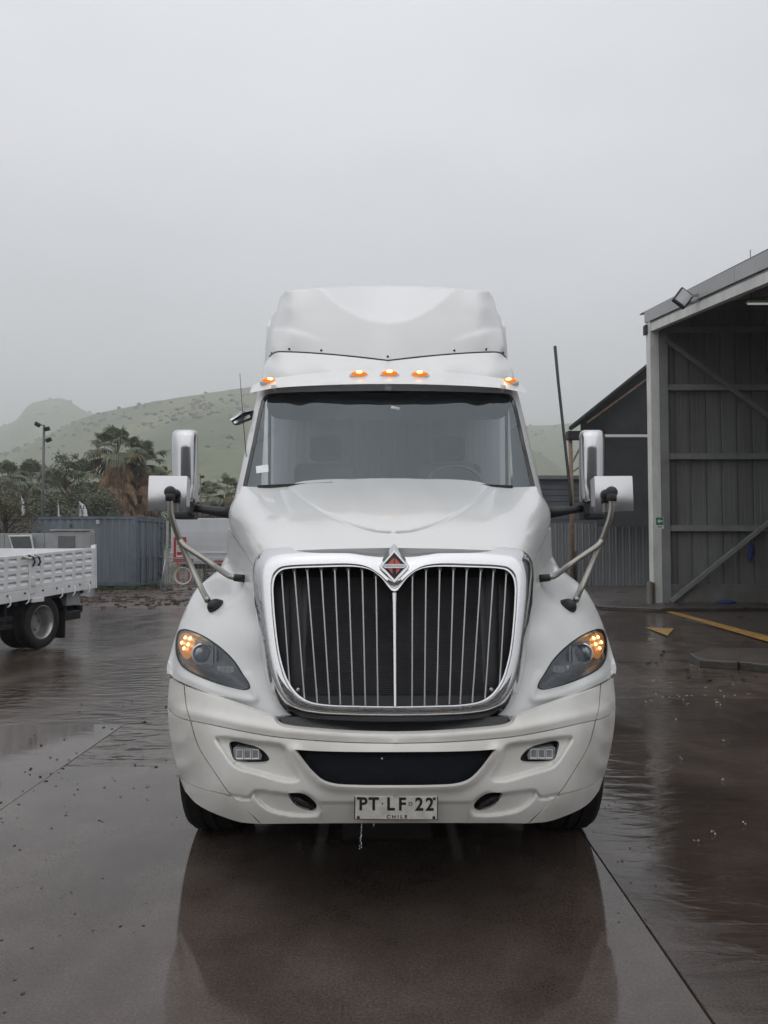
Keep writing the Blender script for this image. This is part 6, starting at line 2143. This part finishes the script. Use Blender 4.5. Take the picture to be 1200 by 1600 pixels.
# blue rag and blue bundle
p = W(1177, 842, PY - 0.2)
q = MB()
rows = [(0.0, 0.01), (-0.08, 0.02), (-0.2, 0.06), (-0.34, 0.085), (-0.46, 0.075), (-0.55, 0.03)]
for k, (z, r) in enumerate(rows):
    for i in range(10):
        a = 2 * math.pi * i / 10
        rr = r * (1 + 0.25 * math.sin(3 * a + k))
        q.v.append((rr * math.cos(a) - 0.02 * k * 0.5, rr * 0.5 * math.sin(a), z))
for k in range(len(rows) - 1):
    for i in range(10):
        j = (i + 1) % 10
        q.f.append((k * 10 + i, k * 10 + j, (k + 1) * 10 + j, (k + 1) * 10 + i))
q.f.append(tuple(range(10)))
q.f.append(tuple(50 + i for i in range(10))[::-1])
rag = thing('blue_rag', 'blue cloth hanging on the corrugated hangar wall under the brace', 'cloth', (p.x, PY - 0.10, p.z))
q.build('cloth', 'blue_cloth', rag, True)
MB().bar((0, 0, 0), (0.0, 0.06, 0.12), 0.012).build('hook', 'galv', rag)
p = G(1130, 948)
q = MB()
for k, (z, r) in enumerate(((0.0, 0.30), (0.05, 0.34), (0.10, 0.26), (0.13, 0.12), (0.135, 0.01))):
    for i in range(14):
        a = 2 * math.pi * i / 14
        rr = 0.6 * r * (1 + 0.15 * math.sin(2 * a + k) + 0.08 * math.sin(5 * a))
        q.v.append((rr * 1.2 * math.cos(a), rr * 0.45 * math.sin(a), z * 0.6))
for k in range(4):
    for i in range(14):
        j = (i + 1) % 14
        q.f.append((k * 14 + i, k * 14 + j, (k + 1) * 14 + j, (k + 1) * 14 + i))
o = q.build('blue_tarp', 'blue_cloth', None, True, loc=(p.x, PY - 0.35, 0.10))
tag(o, 'crumpled blue tarp heap on the floor at the hangar plinth', 'tarp')

# ------------------------------------------------------------------ grey sheet fence and net canopy behind the hangar column
sf = thing('sheet_fence', 'light grey corrugated sheet fence beyond the apron', 'fence', (5.4, 28.0, 0))
for i in range(26):
    x0 = -0.4 + i * 0.245
    q = MB()
    pr = [(0, 0), (0.03, -0.03), (0.06, -0.03), (0.09, 0), (0.13, 0), (0.15, -0.012), (0.17, 0), (0.238, 0)]
    vs2 = []
    top = 2.36 + random.uniform(-0.012, 0.012)
    for (dx, dy) in pr: vs2 += [(x0 + dx, dy, 0.06), (x0 + dx, dy, top)]
    q.add(vs2, [(2 * k, 2 * k + 2, 2 * k + 3, 2 * k + 1) for k in range(len(pr) - 1)])
    q.build('sheet', 'sheet_grey', sf, False)
for z in (0.4, 1.3, 2.2):
    MB().box(-0.4, 6.0, 0.01, 0.06, z, z + 0.06).build('rail', 'galv', sf)
cn = thing('net_canopy', 'dark shade-net canopy on a rusty pole behind the hangar column', 'canopy', (6.45, 26.4, 0))
# roof plane rises to the right
a0, a1 = Vector((-0.16, -0.4, 5.50)), Vector((5.0, -0.4, 9.65))
rf = MB().add([a0, a1, a1 + Vector((1.3, 5, 0)), a0 + Vector((1.3, 5, 0.7)), a0 + Vector((0, 0, 0.09)), a1 + Vector((0, 0, 0.09)), a1 + Vector((1.3, 5, 0.09)), a0 + Vector((1.3, 5, 0.79))],
              [(0, 3, 2, 1), (4, 5, 6, 7), (0, 1, 5, 4), (1, 2, 6, 5), (2, 3, 7, 6), (3, 0, 4, 7)])
rf.build('roof', 'net', cn)
MB().prism([(0.5, 0.6, 5.20), (5.0, 0.6, 5.20), (5.0, 0.6, 9.55), (0.5, 0.6, 5.98)], (0, 0.02, 0)).build('gable_net', 'net', cn)
MB().bar((0.75, -0.1, 5.32), (5.0, -0.1, 5.32), 0.07, 0.09).build('eave_beam', 'sign_white', cn)
MB().box(0.95, 5.0, 0.30, 0.33, 2.2, 5.2).build('net_curtain', 'net', cn)
MB().bar((0.5, -0.2, 5.75), (5.0, 0.3, 9.0), 0.06, 0.06).build('rafter', 'rust_post', cn)
MB().tube([(0.0, 0, 0), (0.02, 0, 3.0), (-0.02, 0, 5.40)], [0.075, 0.072, 0.07], 10).build('pole', 'rust_post', cn, True)
MB().bar((0.02, 0, 4.35), (0.55, 0, 5.35), 0.06).build('knee_brace', 'rust_post', cn)
MB().bar((0.02, 0, 4.05), (0.55, 0, 4.45), 0.05).build('knee_brace', 'rust_post', cn)
MB().box(-0.13, 0.6, -0.2, 0.2, 5.2, 5.48).build('pole_head', 'chassis', cn)
MB().tube([(0.10, -0.03, 0.0), (0.12, -0.03, 0.8), (0.09, -0.05, 1.35)], 0.05, 8).build('wrapped_hose', 'chassis', cn, True)
dw_ = thing('dark_shed', 'long dark blue grey shed wall with horizontal boards beyond the sheet fence', 'shed', (7.0, 38.0, 0))
MB().box(-5.6, 9, 0.06, 4.0, 0, 4.80).build('wall', 'dark_wall', dw_)
for i in range(15):
    MB().box(-5.6, 9, 0.0, 0.055, 0.10 + i * 0.30, 0.37 + i * 0.30).build('board', 'dark_wall', dw_, False, 0.01)
MB().box(-5.7, 9.1, -0.25, 4.2, 4.8, 4.98).build('roof_edge', 'grey_dark_steel', dw_)

# ------------------------------------------------------------------ palms and trees
def rotm(axis, a): return Matrix.Rotation(a, 3, axis)
def fan_leaf(mb, base, dirv, size, droop, nseg=15, stalk=0.9, spread=2.3):
    """palmate leaf: petiole plus a fan of tapering, drooping blades"""
    dirv = Vector(dirv).normalized()
    up = Vector((0, 0, 1))
    sidev = dirv.cross(up)
    if sidev.length < 0.05: sidev = Vector((1, 0, 0))
    sidev.normalize()
    nv = sidev.cross(dirv).normalized()
    hub = Vector(base) + dirv * stalk
    w = 0.02
    mb.add([Vector(base) - sidev * w, Vector(base) + sidev * w, hub + sidev * w, hub - sidev * w], [(0, 1, 2, 3)])
    for i in range(nseg):
        a = (i / (nseg - 1) - 0.5) * spread
        L_ = size * (1 - 0.28 * abs(a) / (spread / 2)) * random.uniform(0.85, 1.08)
        dd = (dirv * math.cos(a) + sidev * math.sin(a)).normalized()
        pw = (nv.cross(dd)).normalized() * (size * 0.046)
        m1 = hub + dd * L_ * 0.45 + Vector((0, 0, -droop * L_ * 0.10)) + nv * 0.03 * size
        m2 = hub + dd * L_ * 0.78 + Vector((0, 0, -droop * L_ * 0.36))
        tip = hub + dd * L_ * 0.92 + Vector((0, 0, -droop * L_ * random.uniform(0.6, 0.95)))
        mb.add([hub, m1 - pw, m1 + pw, m2 - pw * 0.75, m2 + pw * 0.75, tip], [(0, 1, 2), (1, 3, 4, 2), (3, 5, 4)])
def fan_palm(X, Y, h, size, nleaf, skirt, label, trunk_r=0.28, group=None, lean=(0, 0)):
    o = thing('palm_tree', label, 'palm', (X, Y, 0), 0.0, group)
    top = Vector((lean[0], lean[1], h))
    MB().tube([(0, 0, 0), (lean[0] * 0.4, lean[1] * 0.4, h * 0.5), top], [trunk_r * 1.15, trunk_r, trunk_r * 0.75], 12).build('trunk', 'trunk', o, True)
    cr = MB()
    old = MB()
    for i in range(nleaf):
        t = i / nleaf
        el = R(82 - 105 * t + random.uniform(-12, 12))
        az = i * 2.39996 + random.uniform(-0.3, 0.3)
        dv = Vector((math.cos(el) * math.cos(az), math.cos(el) * math.sin(az), math.sin(el)))
        fan_leaf(cr if t < 0.8 else old, top + Vector((0, 0, random.uniform(-0.3, 0.1))), dv, size * random.uniform(0.85, 1.15), 0.30 + 0.9 * t, nseg=17, stalk=size * random.uniform(0.75, 1.15))
    cr.build('crown', 'palm_green', o, False)
    if old.v: old.build('ageing_fronds', 'palm_old', o, False)
    if skirt > 0:
        sk = MB()
        n = int(skirt * 34)
        for i in range(n):
            z = h - 0.3 - random.random() ** 0.9 * skirt
            az = random.uniform(0, 2 * math.pi)
            k = (h - z) / skirt
            el = R(-48 - 30 * k + random.uniform(-16, 16))
            dv = Vector((math.cos(el) * math.cos(az), math.cos(el) * math.sin(az), math.sin(el)))
            fan_leaf(sk, Vector((math.cos(az) * trunk_r, math.sin(az) * trunk_r, z + 0.5)) + Vector((lean[0] * z / h, lean[1] * z / h, 0)), dv, size * random.uniform(0.6, 1.1), 0.5, nseg=8, stalk=size * random.uniform(0.5, 0.9), spread=1.3)
        sk.build('dead_frond_skirt', 'palm_dead', o, False)
    return o
random.seed(21)
def palm_px(px, crown_py, Y, size, nleaf, skirt, label, **k):
    p = W(px, crown_py, Y)
    return fan_palm(p.x, Y, p.z, size, nleaf, skirt, label, **k)
palm_px(183, 708, 48, 1.15, 46, 4.3, 'tall fan palm with thick brown skirt of dead fronds behind the container')
palm_px(222, 728, 50, 1.05, 36, 3.6, 'shorter skirted fan palm close beside the tallest palm')
palm_px(12, 752, 56, 1.1, 34, 1.0, 'green fan palm rising left of the light pole behind the brown bush')
palm_px(48, 755, 60, 1.15, 34, 0.6, 'green fan palm directly behind the light pole')
palm_px(84, 768, 52, 1.0, 32, 0.4, 'low green fan palm between the light pole and the sparse tree')
palm_px(128, 752, 58, 1.15, 34, 0.5, 'green fan palm between the sparse tree and the skirted palms')
palm_px(246, 752, 62, 0.9, 24, 0.6, 'small green fan palm half hidden by the square hood mirror')
palm_px(325, 782, 66, 0.95, 26, 0.3, 'small distant fan palm beside the slim light pole')
palm_px(356, 772, 62, 1.0, 28, 0.3, 'small distant fan palm beside the cab over the mirror arm')

def leaf_cloud(n, fn, size, mb=None):
    mb = mb or MB()
    for i in range(n):
        c = fn()
        a = Vector((random.gauss(0, 1), random.gauss(0, 1), random.gauss(0, 1))).normalized()
        b = a.orthogonal().normalized()
        b = (Matrix.Rotation(random.uniform(0, 6.28), 3, a) @ b)
        s_ = size * random.uniform(0.45, 1.0)
        mb.add([c - a * s_, c + b * s_ * 0.42, c + a * s_, c - b * s_ * 0.42], [(0, 1, 2, 3)])
    return mb
def tree(X, Y, h, spread, label, m, nclump, nleaf, leaf, base=0.3, cat='tree', name='tree', sparse=1.0):
    o = thing(name, label, cat, (X, Y, 0))
    tm = MB()
    tm.tube([(0, 0, 0), (0.1, 0, h * 0.35), (0.0, 0.05, h * 0.75)], [h * 0.022 + 0.04, h * 0.016 + 0.03, 0.03], 8)
    cl = []
    for k in range(nclump):
        a = random.uniform(0, 6.28)
        z = h * (base + (1 - base) * random.random() ** 0.8)
        f_ = math.sin(math.pi * min(1, max(0.08, (z / h - base * 0.8) / (1.06 - base * 0.8)))) ** 0.7
        r = spread * f_ * math.sqrt(random.random())
        c = Vector((r * math.cos(a), r * math.sin(a), z))
        cl.append((c, random.uniform(0.14, 0.30) * spread * sparse))
        if k % 2 == 0:
            st_ = Vector((0, 0, max(0.2 * h, z - spread * 0.5)))
            tm.tube([st_, st_.lerp(c, 0.5) + Vector((0, 0, 0.1)), c], [0.045, 0.03, 0.012], 5)
    tm.build('trunk', 'trunk', o, True)
    cm = MB()
    for (c, r) in cl:
        leaf_cloud(int(nleaf * 1.6), lambda: c + Vector((random.gauss(0, r * 0.55), random.gauss(0, r * 0.55), random.gauss(0, r * 0.45))), leaf, cm)
    cm.build('crown', m, o, False)
    return o
def tree_px(px, top, Y, spread, label, m, ncl, nl, leaf, **k):
    p = W(px, top, Y)
    return tree(p.x, Y, p.z, spread, label, m, ncl, nl, leaf, **k)
tree_px(104, 712, 46, 1.5, 'sparse thin tree with airy top standing among the palms', 'leaf_dark', 46, 46, 0.10, base=0.45, sparse=0.8)
tree_px(58, 726, 70, 2.2, 'thin distant tree showing its top beside the light pole', 'leaf_dark', 40, 40, 0.13, base=0.45)
tree_px(148, 770, 44, 1.8, 'dark rounded tree at the foot of the skirted palms', 'leaf_dark', 60, 70, 0.12)
tree_px(20, 775, 46, 2.4, 'dense dark tree low behind the container, left end', 'leaf_dark', 70, 70, 0.13)
tree_px(75, 780, 44, 2.2, 'dense dark tree low behind the container, near the thin flag', 'leaf_dark', 70, 70, 0.13)
tree_px(240, 778, 55, 1.8, 'dark bushy tree right of the skirted palms', 'leaf_dark', 50, 60, 0.12)
tree_px(-60, 740, 50, 3.2, 'broad dark tree beyond the left end of the container', 'leaf_dark', 70, 60, 0.14)
tree_px(342, 800, 68, 4.0, 'low dark tree mass behind the white trailer', 'leaf_dark', 80, 60, 0.16)
tree_px(285, 803, 64, 3.4, 'low dark tree behind the hood mirror strut', 'leaf_dark', 60, 60, 0.16)
p = W(8, 850, 25.6)
tree(p.x, 25.6, 3.05, 1.15, 'brown and yellow leaved bush in front of the container end', 'leaf_brown', 70, 60, 0.055, base=0.05, cat='bush', name='bush')
p = W(-40, 850, 25.4)
tree(p.x, 25.4, 2.9, 1.1, 'olive brown bush beside the yellow leaved one', 'leaf_brown', 50, 60, 0.055, base=0.05, cat='bush', name='bush')
# weeds along the container foot
wd = MB()
for k in range(420):
    t = random.random()
    if t < 0.6:
        c = Vector((-8.72 - random.uniform(-0.5, 2.4), 26.75 + random.gauss(0, 0.15), 0))
    else:
        c = Vector((-8.3 + random.gauss(0, 0.35), 27.4 + random.random() * 1.6, 0))
    for j in range(3):
        a = random.uniform(0, 6.28)
        hgt = random.uniform(0.06, 0.24)
        tip = c + Vector((math.cos(a) * hgt * 0.5, math.sin(a) * hgt * 0.5, hgt))
        s_ = Vector((-math.sin(a), math.cos(a), 0)) * 0.012
        wd.add([c - s_, c + s_, tip], [(0, 1, 2)])
tag(wd.build('weeds', 'weed', None), 'small green weeds at the foot of the container', kind='stuff')

# ------------------------------------------------------------------ unseen building added behind the camera to darken the chrome reflections
mat('backdrop_wall', (0.24, 0.245, 0.25), 0.6, var=0.25, vscale=0.5)
mat('backdrop_door', (0.10, 0.11, 0.12), 0.5, var=0.2, vscale=1)
ws_ = thing('reflection_backdrop', 'unseen long grey building with roller doors, added for the chrome to reflect', 'reflection_backdrop', (0, -17.0, 0))
MB().box(-30, 30, -9, 0, 0, 6.2).build('wall', 'backdrop_wall', ws_)
MB().box(-30.4, 30.4, -9.4, 0.8, 6.2, 6.5).build('roof', 'grey_dark_steel', ws_)
for k in range(7):
    x = -25 + k * 8.2
    dd_ = MB().box(x - 2.2, x + 2.2, 0.0, 0.05, 0.02, 4.6).build('roller_door', 'backdrop_door', ws_)
    MB().box(x - 2.4, x + 2.4, 0.0, 0.12, 4.62, 4.85).build('door_lintel', 'galv', ws_)

# ------------------------------------------------------------------ rain haze
hz = MB().box(-2700, 2700, -320, 3100, -1.5, 260)
hm = bpy.data.materials.new('haze')
hm.use_nodes = True
n, l = hm.node_tree.nodes, hm.node_tree.links
n.clear()
oo = n.new('ShaderNodeOutputMaterial')
pv = n.new('ShaderNodeVolumePrincipled')
pv.inputs['Color'].default_value = (0.985, 0.99, 1.0, 1)
pv.inputs['Density'].default_value = 0.0012
pv.inputs['Anisotropy'].default_value = 0.75
l.new(pv.outputs[0], oo.inputs['Volume'])
MAT['haze'] = hm
ho = hz.build('haze', 'haze', None)
tag(ho, 'pale rain mist over the whole yard and the hills', kind='stuff')

# repeats carry the name of their set
GROUPS = {'palm': 'fan palms behind the yard', 'tree': 'leafy trees behind the yard', 'bush': 'bushes before the container',
          'flag': 'white feather flags', 'light pole': 'light poles behind the yard', 'extinguisher': 'fire extinguishers behind the barrier'}
for o in scene.objects:
    if o.parent is None and o.get('category') in GROUPS:
        o['group'] = GROUPS[o['category']]
